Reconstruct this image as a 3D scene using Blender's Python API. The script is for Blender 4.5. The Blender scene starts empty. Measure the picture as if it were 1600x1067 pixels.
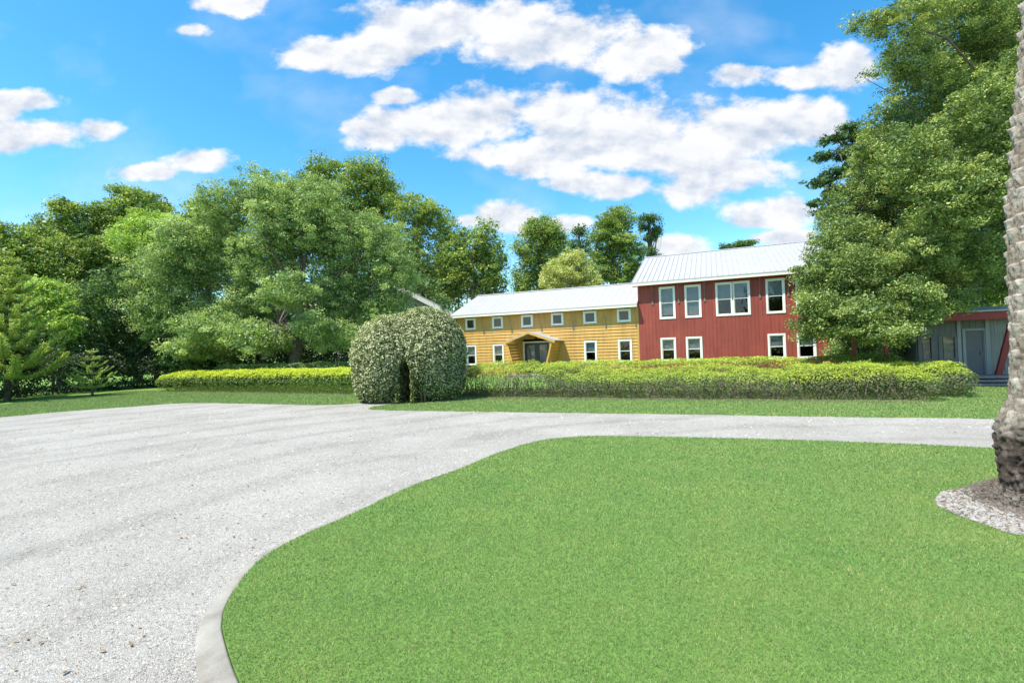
import bpy, math, random
import numpy as np
random.seed(7); rng = np.random.default_rng(11)
R_ = math.radians

# ------------------------------------------------------------------ camera
sc = bpy.context.scene
FPX, ROLL, TP, CH = 760.0, 0.033, 0.0164, 1.8
cam_d = bpy.data.cameras.new('camera'); cam = bpy.data.objects.new('camera', cam_d)
sc.collection.objects.link(cam); sc.camera = cam
cam_d.sensor_width = 36; cam_d.lens = 36 * FPX / 1600
cam_d.clip_start = 0.05; cam_d.clip_end = 3000
from mathutils import Matrix, Vector, noise as mnoise
cam.matrix_world = (Matrix.Translation((0, 0, CH)) @ Matrix.Rotation(math.pi/2 + math.atan(TP), 4, 'X')
                    @ Matrix.Rotation(-ROLL, 4, 'Z'))

def ray(x, y):
    u = (x-800)/FPX; v = (533.5-y)/FPX
    a = u*math.cos(ROLL)+v*math.sin(ROLL); b = -u*math.sin(ROLL)+v*math.cos(ROLL); p = math.atan(TP)
    return np.array([a, math.cos(p)-b*math.sin(p), math.sin(p)+b*math.cos(p)])

# ------------------------------------------------------------------ sun and sky
SUN_AZ, SUN_EL = 238.0, 62.0          # compass degrees from +Y clockwise, elevation
sun_d = bpy.data.lights.new('sun', 'SUN'); sun_d.energy = 4.9; sun_d.angle = R_(0.53); sun_d.color = (1, .94, .84)
sun = bpy.data.objects.new('sun', sun_d); sc.collection.objects.link(sun)
sdir = Vector((math.sin(R_(SUN_AZ))*math.cos(R_(SUN_EL)), math.cos(R_(SUN_AZ))*math.cos(R_(SUN_EL)), math.sin(R_(SUN_EL))))
sun.rotation_euler = sdir.to_track_quat('Z', 'Y').to_euler()
sun.location = (-20, -15, 30)
sc.view_settings.view_transform = 'Standard'; sc.view_settings.look = 'None'
sc.view_settings.exposure = 0.66; sc.view_settings.gamma = 1

world = bpy.data.worlds.new('World'); sc.world = world; world.use_nodes = True
nt = world.node_tree; N = nt.nodes; L = nt.links; N.clear()
def nd(t, **k):
    n = N.new(t)
    for a, b in k.items(): setattr(n, a, b)
    return n
def mth(op, a, b=None, c=None, clamp=False):
    n = nd('ShaderNodeMath', operation=op, use_clamp=clamp)
    for i, v in enumerate((a, b, c)):
        if v is None: continue
        if isinstance(v, (int, float)): n.inputs[i].default_value = v
        else: L.new(v, n.inputs[i])
    return n.outputs[0]
sky = nd('ShaderNodeTexSky', sky_type='NISHITA'); sky.sun_disc = False
sky.sun_elevation = R_(SUN_EL); sky.sun_rotation = R_(SUN_AZ)
sky.air_density = 1.0; sky.dust_density = 0.4; sky.ozone_density = 2.2
tc = nd('ShaderNodeTexCoord'); sep = nd('ShaderNodeSeparateXYZ'); L.new(tc.outputs['Generated'], sep.inputs[0])
ay = mth('MAXIMUM', mth('ABSOLUTE', sep.outputs[1]), .12); az = mth('DIVIDE', sep.outputs[0], ay); el = mth('DIVIDE', sep.outputs[2], ay)
comb = nd('ShaderNodeCombineXYZ'); L.new(az, comb.inputs[0]); L.new(el, comb.inputs[1])
P2 = comb.outputs[0]
nz = nd('ShaderNodeTexNoise'); nz.inputs['Scale'].default_value = 8; nz.inputs['Detail'].default_value = 8; nz.inputs['Roughness'].default_value = .6
mp = nd('ShaderNodeVectorMath', operation='MULTIPLY'); mp.inputs[1].default_value = (1, 1.5, 1); L.new(P2, mp.inputs[0])
L.new(mp.outputs[0], nz.inputs['Vector'])
nz2 = nd('ShaderNodeTexNoise'); nz2.inputs['Scale'].default_value = 8; nz2.inputs['Detail'].default_value = 5; nz2.inputs['Roughness'].default_value = .5
ofs = nd('ShaderNodeVectorMath', operation='ADD'); ofs.inputs[1].default_value = (-.012, .035, 0); L.new(mp.outputs[0], ofs.inputs[0])
L.new(ofs.outputs[0], nz2.inputs['Vector'])
# cumulus banks: (azimuth, elevation, half width, half height) in radians
CL = []
for (px, py, rx, ry) in [(640,45,110,42),(720,40,130,45),(520,82,115,26),(760,30,120,38),(900,62,110,42),(980,88,95,42),(1035,70,45,34),(580,95,100,22),(365,6,70,18),(600,75,100,38),(830,70,90,36),
    (640,195,85,34),(740,190,110,44),(900,172,90,42),(960,210,150,50),(1150,205,150,50),(1260,190,62,40),(900,235,210,26),(622,152,40,14),(600,215,60,22),(1060,235,180,34),(560,200,30,14),
    (850,262,80,20),(900,285,60,20),(975,292,60,20),(1068,302,60,26),(1130,270,110,30),(790,342,62,26),(870,352,50,15),(735,345,25,12),(1215,332,70,26),(1190,345,50,14),(1215,372,60,14),(1050,385,55,20),
    (1160,118,58,18),(1325,105,55,36),(1250,122,75,20),(40,212,110,25),(160,205,48,20),(35,158,60,18),(10,170,30,20),(305,252,55,20),(235,268,58,14),(298,48,34,12),
    (-300,150,220,60),(1850,200,150,60),(2300,120,300,90)]:
    d = ray(px, py); CL.append((d[0]/d[1], d[2]/d[1], rx/FPX*.97, ry/FPX))
acc = None
for (a, e, ra, re) in CL:
    s1 = nd('ShaderNodeVectorMath', operation='SUBTRACT'); L.new(P2, s1.inputs[0]); s1.inputs[1].default_value = (a, e, 0)
    s2 = nd('ShaderNodeVectorMath', operation='MULTIPLY'); L.new(s1.outputs[0], s2.inputs[0]); s2.inputs[1].default_value = (1/ra, 1/re, 0)
    s3 = nd('ShaderNodeVectorMath', operation='LENGTH'); L.new(s2.outputs[0], s3.inputs[0])
    acc = s3.outputs['Value'] if acc is None else mth('SMOOTH_MIN', acc, s3.outputs['Value'], .15)
nzc = mth('SUBTRACT', nz.outputs[0], .5)
fld = mth('ADD', mth('SUBTRACT', 1.24, acc), mth('MULTIPLY', nzc, 2.5))
mr = nd('ShaderNodeMapRange', interpolation_type='SMOOTHSTEP'); L.new(fld, mr.inputs[0]); mr.inputs[1].default_value = 0; mr.inputs[2].default_value = .58
wisp = nd('ShaderNodeTexNoise'); wisp.inputs['Scale'].default_value = 3.2; wisp.inputs['Detail'].default_value = 7; L.new(mp.outputs[0], wisp.inputs['Vector'])
wm = nd('ShaderNodeMapRange'); L.new(wisp.outputs[0], wm.inputs[0]); wm.inputs[1].default_value = .5; wm.inputs[2].default_value = .85; wm.inputs[4].default_value = .4
alpha = mth('MAXIMUM', mr.outputs[0], wm.outputs[0])
rel = mth('MULTIPLY_ADD', mth('SUBTRACT', nz.outputs[0], nz2.outputs[0]), 4.2, .76, clamp=True)
thick = nd('ShaderNodeMapRange'); L.new(fld, thick.inputs[0]); thick.inputs[1].default_value = .2; thick.inputs[2].default_value = 1.4; thick.inputs[3].default_value = 1; thick.inputs[4].default_value = .8
relt = mth('MULTIPLY', rel, thick.outputs[0])
cr = nd('ShaderNodeMix', data_type='RGBA'); L.new(relt, cr.inputs[0]); cr.inputs[6].default_value = (.36, .42, .52, 1); cr.inputs[7].default_value = (.66, .66, .665, 1)
hs = nd('ShaderNodeHueSaturation'); hs.inputs['Saturation'].default_value = 1.36; hs.inputs['Hue'].default_value = .488; L.new(sky.outputs[0], hs.inputs['Color'])
skm = nd('ShaderNodeVectorMath', operation='SCALE'); skm.inputs['Scale'].default_value = .178; L.new(hs.outputs[0], skm.inputs[0])
mx = nd('ShaderNodeMix', data_type='RGBA'); L.new(alpha, mx.inputs[0]); L.new(skm.outputs[0], mx.inputs[6]); L.new(cr.outputs[2], mx.inputs[7])
bg = nd('ShaderNodeBackground'); L.new(mx.outputs[2], bg.inputs[0]); bg.inputs[1].default_value = 1.0
wo = nd('ShaderNodeOutputWorld'); L.new(bg.outputs[0], wo.inputs[0])
world.cycles.sampling_method = 'MANUAL'; world.cycles.sample_map_resolution = 512

# ------------------------------------------------------------------ helpers
def at(x, y, Y):                       # photo point at a chosen distance -> metres
    d = ray(x, y); return d*(Y/d[1]) + np.array([0, 0, CH])
def gnd(x, y, z=0):
    d = ray(x, y); return d*((z-CH)/d[2]) + np.array([0, 0, CH])

def tag(o, label=None, cat=None, group=None, kind=None):
    if label: o['label'] = label
    if cat: o['category'] = cat
    if group: o['group'] = group
    if kind: o['kind'] = kind
    return o
def link(o, parent=None):
    sc.collection.objects.link(o)
    if parent is not None: o.parent = parent
    return o
def empty(name, loc, label, cat, group=None):
    o = link(bpy.data.objects.new(name, None)); o.location = loc; o.empty_display_size = .3
    bpy.context.view_layer.update()
    return tag(o, label, cat, group)
def mesh_np(name, V, F, mat, parent=None, tone=None, smooth=False, mats=None, midx=None):
    """V (n,3) world coordinates, F (m,k) of one face size."""
    V = np.asarray(V, np.float32); F = np.asarray(F, np.int32)
    me = bpy.data.meshes.new(name)
    k = F.shape[1]; m = F.shape[0]
    if parent is not None: V = V - np.array(parent.matrix_world.translation if parent.parent is None else parent_world(parent), np.float32)
    me.vertices.add(len(V)); me.vertices.foreach_set('co', V.ravel())
    me.loops.add(m*k); me.loops.foreach_set('vertex_index', F.ravel())
    me.polygons.add(m); me.polygons.foreach_set('loop_start', np.arange(0, m*k, k, dtype=np.int32))
    if smooth: me.polygons.foreach_set('use_smooth', np.ones(m, bool))
    if tone is not None:
        a = me.attributes.new('tone', 'FLOAT', 'FACE'); a.data.foreach_set('value', np.asarray(tone, np.float32))
    me.materials.append(mat)
    for x in (mats or []): me.materials.append(x)
    if midx is not None: me.polygons.foreach_set('material_index', np.asarray(midx, np.int32))
    me.update(calc_edges=True)
    return link(bpy.data.objects.new(name, me), parent)
def parent_world(p):
    v = Vector((0, 0, 0))
    while p is not None: v = v + p.location; p = p.parent
    return v
class MB:
    def __init__(s): s.v = []; s.f = []
    def quad(s, *p):
        i = len(s.v); s.v += [tuple(q) for q in p]; s.f.append(tuple(range(i, i+len(p)))); return s
    def hexa(s, p):                    # 8 corners: bottom 4 ccw, top 4 ccw
        i = len(s.v); s.v += [tuple(q) for q in p]
        for f in ((3,2,1,0),(4,5,6,7),(0,1,5,4),(1,2,6,5),(2,3,7,6),(3,0,4,7)): s.f.append(tuple(i+a for a in f))
        return s
    def tube(s, pts, rad, n=8, cap=True):
        pts = [Vector(p) for p in pts]; i0 = len(s.v)
        for k, p in enumerate(pts):
            t = (pts[min(k+1, len(pts)-1)] - pts[max(k-1, 0)]).normalized()
            a = t.orthogonal().normalized() if k == 0 else (a - t*a.dot(t)).normalized()
            b = t.cross(a); r = rad[k] if hasattr(rad, '__len__') else rad
            for j in range(n):
                q = p + (a*math.cos(2*math.pi*j/n) + b*math.sin(2*math.pi*j/n))*r; s.v.append(tuple(q))
        for k in range(len(pts)-1):
            for j in range(n):
                a0 = i0+k*n+j; a1 = i0+k*n+(j+1) % n; s.f.append((a0, a1, a1+n, a0+n))
        if cap:
            s.f.append(tuple(i0+j for j in range(n))[::-1]); s.f.append(tuple(i0+(len(pts)-1)*n+j for j in range(n)))
        return s
    def build(s, name, mat, parent=None, smooth=False, bevel=0):
        me = bpy.data.meshes.new(name)
        o0 = parent_world(parent) if parent is not None else Vector((0, 0, 0))
        me.from_pydata([(x-o0.x, y-o0.y, z-o0.z) for x, y, z in s.v], [], s.f)
        if smooth: me.polygons.foreach_set('use_smooth', [True]*len(me.polygons))
        me.materials.append(mat); me.update()
        o = link(bpy.data.objects.new(name, me), parent)
        if bevel:
            b = o.modifiers.new('bevel', 'BEVEL'); b.width = bevel; b.segments = 2; b.limit_method = 'ANGLE'
        return o

# ------------------------------------------------------------------ materials
def mat_new(name):
    m = bpy.data.materials.new(name); m.use_nodes = True; t = m.node_tree
    return m, t, t.nodes['Principled BSDF'], t.nodes['Material Output']
def noise_n(t, scale, detail=4, rough=.5, vec=None, dim=None):
    n = t.nodes.new('ShaderNodeTexNoise'); n.inputs['Scale'].default_value = scale; n.inputs['Detail'].default_value = detail; n.inputs['Roughness'].default_value = rough
    if vec is not None: t.links.new(vec, n.inputs['Vector'])
    return n
def ramp_n(t, fac, stops):
    r = t.nodes.new('ShaderNodeValToRGB'); e = r.color_ramp.elements
    while len(e) < len(stops): e.new(.5)
    for i, (p, c) in enumerate(stops): e[i].position = p; e[i].color = (*c, 1)
    t.links.new(fac, r.inputs[0]); return r
def geo_pos(t, scale=None):
    g = t.nodes.new('ShaderNodeNewGeometry')
    if scale is None: return g.outputs['Position']
    m = t.nodes.new('ShaderNodeVectorMath'); m.operation = 'MULTIPLY'; m.inputs[1].default_value = scale; t.links.new(g.outputs['Position'], m.inputs[0]); return m.outputs[0]
def bump_n(t, h, strength, dist, prev=None):
    b = t.nodes.new('ShaderNodeBump'); b.inputs['Strength'].default_value = strength; b.inputs['Distance'].default_value = dist
    t.links.new(h, b.inputs['Height'])
    if prev is not None: t.links.new(prev, b.inputs['Normal'])
    return b.outputs[0]
def plain(name, col, rough=.6, var=.12, scale=3.0, metal=0, bump=0, bscale=60, spec=.5, streak=0):
    m, t, b, o = mat_new(name)
    n = noise_n(t, scale, 5, .6, geo_pos(t))
    lo = tuple(c*(1-var) for c in col); hi = tuple(min(1, c*(1+var)) for c in col)
    r = ramp_n(t, n.outputs[0], [(.3, lo), (.7, hi)]); t.links.new(r.outputs[0], b.inputs['Base Color'])
    b.inputs['Roughness'].default_value = rough; b.inputs['Metallic'].default_value = metal; b.inputs['Specular IOR Level'].default_value = spec
    if streak:
        n4 = noise_n(t, 1, 6, .65, geo_pos(t, (5, 5, .35))); r4 = ramp_n(t, n4.outputs[0], [(.3, (.74, .72, .70)), (.55, (1, 1, 1)), (.8, (1.08, 1.07, 1.05))]); mm = t.nodes.new('ShaderNodeMix'); mm.data_type = 'RGBA'; mm.blend_type = 'MULTIPLY'; mm.inputs[0].default_value = streak
        t.links.new(r.outputs[0], mm.inputs[6]); t.links.new(r4.outputs[0], mm.inputs[7]); t.links.new(mm.outputs[2], b.inputs['Base Color'])
    if bump:
        n2 = noise_n(t, bscale, 4, .6, geo_pos(t)); t.links.new(bump_n(t, n2.outputs[0], bump, .01), b.inputs['Normal'])
    return m
def leaf_mat(name, stops, trans=.24, rough=.5, k=2.1, w=(1.1, 1.0, 1.15)):
    """tone attribute 0..1 -> leaf colour; slow noise shifts hue over the crown as real growth does"""
    m, t, b, o = mat_new(name)
    a = t.nodes.new('ShaderNodeAttribute'); a.attribute_name = 'tone'
    r = ramp_n(t, a.outputs['Fac'], [(p_, tuple(min(.8, c*k*w_) for c, w_ in zip(cc, w))) for p_, cc in stops])
    t.links.new(r.outputs[0], b.inputs['Base Color']); b.inputs['Roughness'].default_value = rough; b.inputs['Specular IOR Level'].default_value = .3
    tr = t.nodes.new('ShaderNodeBsdfTranslucent')
    g = t.nodes.new('ShaderNodeMix'); g.data_type = 'RGBA'; g.blend_type = 'MULTIPLY'; g.inputs[0].default_value = 1
    t.links.new(r.outputs[0], g.inputs[6]); g.inputs[7].default_value = (1.5, 1.5, .7, 1); t.links.new(g.outputs[2], tr.inputs[0])
    mx = t.nodes.new('ShaderNodeMixShader'); mx.inputs[0].default_value = trans
    t.links.new(b.outputs[0], mx.inputs[1]); t.links.new(tr.outputs[0], mx.inputs[2]); t.links.new(mx.outputs[0], o.inputs[0])
    return m

M_bark = plain('bark', (.13, .105, .085), .95, .5, 6, bump=.9, bscale=14)
M_bark_pale = plain('pale_bark', (.24, .21, .18), .95, .4, 6, bump=.8, bscale=14)
M_twig = plain('twigs', (.17, .13, .10), .95, .5, 9)
M_white = plain('white_trim_paint', (.80, .79, .74), .45, .05, 8, bump=.1, bscale=30)
M_cream = plain('cream_trim_paint', (.78, .75, .64), .5, .06, 8)
M_darkdoor = plain('charcoal_door_paint', (.028, .033, .04), .35, .15, 4)
M_steel = plain('weathered_steel', (.17, .165, .15), .55, .3, 10)
M_dark = plain('dark_interior', (.012, .013, .014), .9, .2, 4)
M_blind = plain('window_blind', (.42, .45, .46), .7, .1, 5)
M_greycurt = plain('grey_curtain', (.33, .34, .36), .8, .1, 3)
M_yel = plain('yellow_clapboard_paint', (.56, .32, .082), .6, .12, 1.2, bump=.25, bscale=25, streak=.8)
M_yeltrim = plain('yellow_porch_boards', (.62, .33, .06), .6, .12, 3, bump=.25, bscale=25)
M_red = plain('barn_red_board_paint', (.29, .054, .037), .65, .16, .9, bump=.3, bscale=20, streak=1)
M_redbeam = plain('red_beam_paint', (.24, .018, .014), .5, .15, 3)

def roof_mat(name, col):
    m, t, b, o = mat_new(name)
    n = noise_n(t, 1.2, 6, .6, geo_pos(t)); r = ramp_n(t, n.outputs[0], [(.3, tuple(c*.9 for c in col)), (.7, col)])
    t.links.new(r.outputs[0], b.inputs['Base Color']); b.inputs['Roughness'].default_value = .42; b.inputs['Metallic'].default_value = .0
    return m
M_roof = roof_mat('white_metal_roofing', (.43, .425, .415))

def glass_mat():
    m, t, b, o = mat_new('window_glass')
    tr = t.nodes.new('ShaderNodeBsdfTransparent'); tr.inputs[0].default_value = (.62, .68, .68, 1)
    gl = t.nodes.new('ShaderNodeBsdfGlossy'); gl.inputs['Roughness'].default_value = .02
    n = noise_n(t, 1.8, 2, .5, geo_pos(t)); t.links.new(bump_n(t, n.outputs[0], .25, .05), gl.inputs['Normal'])
    lw = t.nodes.new('ShaderNodeLayerWeight'); lw.inputs[0].default_value = .2
    mr_ = t.nodes.new('ShaderNodeMapRange'); t.links.new(lw.outputs['Fresnel'], mr_.inputs[0]); mr_.inputs[3].default_value = .06; mr_.inputs[4].default_value = .6
    mx = t.nodes.new('ShaderNodeMixShader'); t.links.new(mr_.outputs[0], mx.inputs[0])
    t.links.new(tr.outputs[0], mx.inputs[1]); t.links.new(gl.outputs[0], mx.inputs[2]); t.links.new(mx.outputs[0], o.inputs[0])
    return m
M_glass = glass_mat()

def gravel_mat():
    m, t, b, o = mat_new('crushed_shell_gravel'); p = geo_pos(t)
    v = t.nodes.new('ShaderNodeTexVoronoi'); v.inputs['Scale'].default_value = 105; t.links.new(p, v.inputs['Vector'])
    w = t.nodes.new('ShaderNodeTexVoronoi'); w.inputs['Scale'].default_value = 55; t.links.new(p, w.inputs['Vector'])
    sp = t.nodes.new('ShaderNodeSeparateColor'); t.links.new(v.outputs['Color'], sp.inputs[0])
    sp2 = t.nodes.new('ShaderNodeSeparateColor'); t.links.new(w.outputs['Color'], sp2.inputs[0])
    r = ramp_n(t, sp.outputs[0], [(0, (.21, .195, .17)), (.08, (.37, .35, .31)), (.5, (.43, .41, .37)), (1, (.51, .49, .45))])
    r2 = ramp_n(t, sp2.outputs[0], [(0, (.55, .53, .5)), (.12, (.9, .9, .9)), (1, (1.0, 1.0, 1.0))])
    m1 = t.nodes.new('ShaderNodeMix'); m1.data_type = 'RGBA'; m1.blend_type = 'MULTIPLY'; m1.inputs[0].default_value = .9
    t.links.new(r.outputs[0], m1.inputs[6]); t.links.new(r2.outputs[0], m1.inputs[7])
    big = noise_n(t, .55, 6, .62, p); r3 = ramp_n(t, big.outputs[0], [(.32, (.80, .79, .77)), (.62, (1.03, 1.03, 1.02))])
    m2 = t.nodes.new('ShaderNodeMix'); m2.data_type = 'RGBA'; m2.blend_type = 'MULTIPLY'; m2.inputs[0].default_value = 1
    t.links.new(m1.outputs[2], m2.inputs[6]); t.links.new(r3.outputs[0], m2.inputs[7])
    # old wheel tracks: packed darker fines along the turning circle round the island
    dv = t.nodes.new('ShaderNodeVectorMath'); dv.operation = 'DISTANCE'; dv.inputs[1].default_value = (6.5, 2.0, 0)
    wob = noise_n(t, .35, 3, .5, p); wa = t.nodes.new('ShaderNodeVectorMath'); wa.operation = 'MULTIPLY_ADD'; wa.inputs[1].default_value = (1.6, 1.6, 0)
    t.links.new(wob.outputs['Color'], wa.inputs[0]); t.links.new(p, wa.inputs[2]); t.links.new(wa.outputs[0], dv.inputs[0])
    wv = t.nodes.new('ShaderNodeMath'); wv.operation = 'SINE'; sc_ = t.nodes.new('ShaderNodeMath'); sc_.operation = 'MULTIPLY'; sc_.inputs[1].default_value = 3.6
    t.links.new(dv.outputs['Value'], sc_.inputs[0]); t.links.new(sc_.outputs[0], wv.inputs[0])
    fine = noise_n(t, 5, 5, .7, p); mu = t.nodes.new('ShaderNodeMath'); mu.operation = 'MULTIPLY'; t.links.new(wv.outputs[0], mu.inputs[0]); t.links.new(fine.outputs[0], mu.inputs[1])
    r4 = ramp_n(t, mu.outputs[0], [(.22, (1, 1, 1)), (.6, (.80, .79, .78))])
    m3 = t.nodes.new('ShaderNodeMix'); m3.data_type = 'RGBA'; m3.blend_type = 'MULTIPLY'; m3.inputs[0].default_value = .8
    t.links.new(m2.outputs[2], m3.inputs[6]); t.links.new(r4.outputs[0], m3.inputs[7])
    t.links.new(m3.outputs[2], b.inputs['Base Color']); b.inputs['Roughness'].default_value = .95; b.inputs['Specular IOR Level'].default_value = .2
    ba = bump_n(t, v.outputs['Distance'], .8, .012); bb = bump_n(t, noise_n(t, 9, 5, .7, p).outputs[0], .6, .03, ba)
    t.links.new(bb, b.inputs['Normal'])
    return m
M_gravel = gravel_mat()
def chip_mat(kk=.8):
    m, t, b, o = mat_new('shell_chips')
    a = t.nodes.new('ShaderNodeAttribute'); a.attribute_name = 'tone'
    r = ramp_n(t, a.outputs['Fac'], [(p_, tuple(c*kk for c in cc)) for p_, cc in [(0, (.15, .11, .08)), (.05 if kk > .7 else .22, (.30, .24, .18)), (.09 if kk > .7 else .3, (.42, .395, .345)), (.6, (.505, .48, .43)), (1, (.605, .58, .53))]])
    t.links.new(r.outputs[0], b.inputs['Base Color']); b.inputs['Roughness'].default_value = .9
    return m
M_chip = chip_mat()
M_peb = chip_mat(.62)
def concrete():
    m, t, b, o = mat_new('concrete_edging'); p = geo_pos(t)
    n = noise_n(t, 3, 6, .65, p); n2 = noise_n(t, 120, 3, .6, p)
    r = ramp_n(t, n.outputs[0], [(.3, (.20, .18, .145)), (.5, (.29, .27, .225)), (.7, (.36, .34, .295))])
    r2 = ramp_n(t, n2.outputs[0], [(.3, (.8, .8, .8)), (.7, (1.05, 1.05, 1.05))])
    m1 = t.nodes.new('ShaderNodeMix'); m1.data_type = 'RGBA'; m1.blend_type = 'MULTIPLY'; m1.inputs[0].default_value = 1
    t.links.new(r.outputs[0], m1.inputs[6]); t.links.new(r2.outputs[0], m1.inputs[7]); t.links.new(m1.outputs[2], b.inputs['Base Color'])
    b.inputs['Roughness'].default_value = .9; t.links.new(bump_n(t, n2.outputs[0], .4, .005), b.inputs['Normal'])
    return m
M_conc = concrete()
def turf_mat():
    m, t, b, o = mat_new('turf'); p = geo_pos(t)
    n = noise_n(t, 45, 5, .75, p); r = ramp_n(t, n.outputs[0], [(.3, (.08, .16, .035)), (.5, (.15, .28, .06)), (.72, (.26, .38, .11))])
    n2 = noise_n(t, .9, 4, .6, p); r2 = ramp_n(t, n2.outputs[0], [(.3, (.85, .95, .85)), (.7, (1.12, 1.04, 1.0))])
    m1 = t.nodes.new('ShaderNodeMix'); m1.data_type = 'RGBA'; m1.blend_type = 'MULTIPLY'; m1.inputs[0].default_value = 1
    t.links.new(r.outputs[0], m1.inputs[6]); t.links.new(r2.outputs[0], m1.inputs[7]); t.links.new(m1.outputs[2], b.inputs['Base Color'])
    b.inputs['Roughness'].default_value = .9; b.inputs['Specular IOR Level'].default_value = .15
    t.links.new(bump_n(t, n.outputs[0], .8, .03), b.inputs['Normal'])
    return m
M_turf = turf_mat()
M_soil = plain('leaf_litter_soil', (.10, .075, .05), .95, .5, 5, bump=.8, bscale=25)
def blade_mat():
    m, t, b, o = mat_new('grass_blades'); p = geo_pos(t)
    a = t.nodes.new('ShaderNodeAttribute'); a.attribute_name = 'tone'
    r = ramp_n(t, a.outputs['Fac'], [(0, (.09, .155, .045)), (.4, (.20, .30, .095)), (.8, (.32, .405, .15)), (.93, (.42, .44, .21)), (1, (.56, .50, .30))])
    n2 = noise_n(t, 1.3, 5, .65, p); r2 = ramp_n(t, n2.outputs[0], [(.25, (.70, .88, .82)), (.42, (.97, .99, .95)), (.58, (1.12, 1.04, 1)), (.75, (1.5, 1.17, 1.1))])
    m1 = t.nodes.new('ShaderNodeMix'); m1.data_type = 'RGBA'; m1.blend_type = 'MULTIPLY'; m1.inputs[0].default_value = 1
    t.links.new(r.outputs[0], m1.inputs[6]); t.links.new(r2.outputs[0], m1.inputs[7]); t.links.new(m1.outputs[2], b.inputs['Base Color'])
    b.inputs['Roughness'].default_value = .6; b.inputs['Specular IOR Level'].default_value = .25
    tr = t.nodes.new('ShaderNodeBsdfTranslucent'); t.links.new(m1.outputs[2], tr.inputs[0])
    mx = t.nodes.new('ShaderNodeMixShader'); mx.inputs[0].default_value = .3
    t.links.new(b.outputs[0], mx.inputs[1]); t.links.new(tr.outputs[0], mx.inputs[2]); t.links.new(mx.outputs[0], o.inputs[0])
    return m
M_blade = blade_mat()

# ------------------------------------------------------------------ ground sheets
def catmull(pts, n=8, closed=False):
    P = [np.array(p, float) for p in pts]; out = []
    m = len(P)
    for i in range(m if closed else m-1):
        p0 = P[(i-1) % m] if closed or i > 0 else P[i]; p1 = P[i]; p2 = P[(i+1) % m]; p3 = P[(i+2) % m] if closed or i+2 < m else p2
        for k in range(n):
            t = k/n; out.append(.5*((2*p1)+(-p0+p2)*t+(2*p0-5*p1+4*p2-p3)*t*t+(-p0+3*p1-3*p2+p3)*t**3))
    if not closed: out.append(P[-1])
    return np.array(out)
def sheet(name, poly, z, mat, thick=0):
    import bmesh
    bm = bmesh.new(); vs = [bm.verts.new((p[0], p[1], z)) for p in poly]
    f = bm.faces.new(vs)
    if f.normal.z < 0: f.normal_flip()
    if thick:
        r = bmesh.ops.extrude_face_region(bm, geom=[f]); 
        bmesh.ops.translate(bm, vec=(0, 0, -thick), verts=[v for v in r['geom'] if isinstance(v, bmesh.types.BMVert)])
    bm.normal_update(); bmesh.ops.triangulate(bm, faces=[f for f in bm.faces if len(f.verts) > 4])
    me = bpy.data.meshes.new(name); bm.to_mesh(me); bm.free(); me.materials.append(mat)
    return link(bpy.data.objects.new(name, me))
def inside(poly, x, y):
    poly = np.asarray(poly); res = np.zeros(len(x), bool); j = len(poly)-1
    for i in range(len(poly)):
        xi, yi = poly[i][:2]; xj, yj = poly[j][:2]
        c = ((yi > y) != (yj > y)) & (x < (xj-xi)*(y-yi)/((yj-yi) if yj != yi else 1e-9)+xi); res ^= c; j = i
    return res
tag(sheet('ground', [(-900, -300), (900, -300), (900, 1500), (-900, 1500)], 0, M_turf), kind='structure')

island_px = [(372,1067),(350,1000),(348,975),(354,950),(375,915),(410,877),(470,842),(540,812),(600,783),(650,760),(720,735),(785,708),(850,690),(920,684),(1000,684.5),(1200,689),(1400,696),(1560,704)]
isl = [gnd(*p)[:2] for p in island_px]
isl = [(-.75, 2.02), (-1.2, 2.32)] + isl + [(9.6, 6.2), (12.5, 4.4), (13.4, 2.6), (12, 1.0), (9, .3), (5, .4), (2, .95), (.2, 1.55)]
isl = catmull(isl, 6, True)
farL = catmull([(-60, -4), (-30, 10), (-22, 14.6)] + [gnd(*p)[:2] for p in [(0,652),(100,643),(200,636),(290,630),(400,631),(500,633),(552,631)]], 6)
pathL = [gnd(*p)[:2] for p in [(590,627),(622,620)]]
farR = catmull([gnd(*p)[:2] for p in [(640,618),(632,626),(600,633),(580,637),(600,641),(800,644),(1100,648),(1340,652),(1565,655)]] + [(16, 7.2), (30, 1.5), (60, -9)], 6)
drive = np.concatenate([farL, [tuple(p) for p in pathL], [(-4.3, 22.5), (-3.3, 22.2)], farR, [(60, -60), (-60, -60)]])
tag(sheet('driveway', drive, .004, M_gravel), kind='structure')
tag(sheet('lawn', isl, .035, M_turf, .033), kind='structure')

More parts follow.
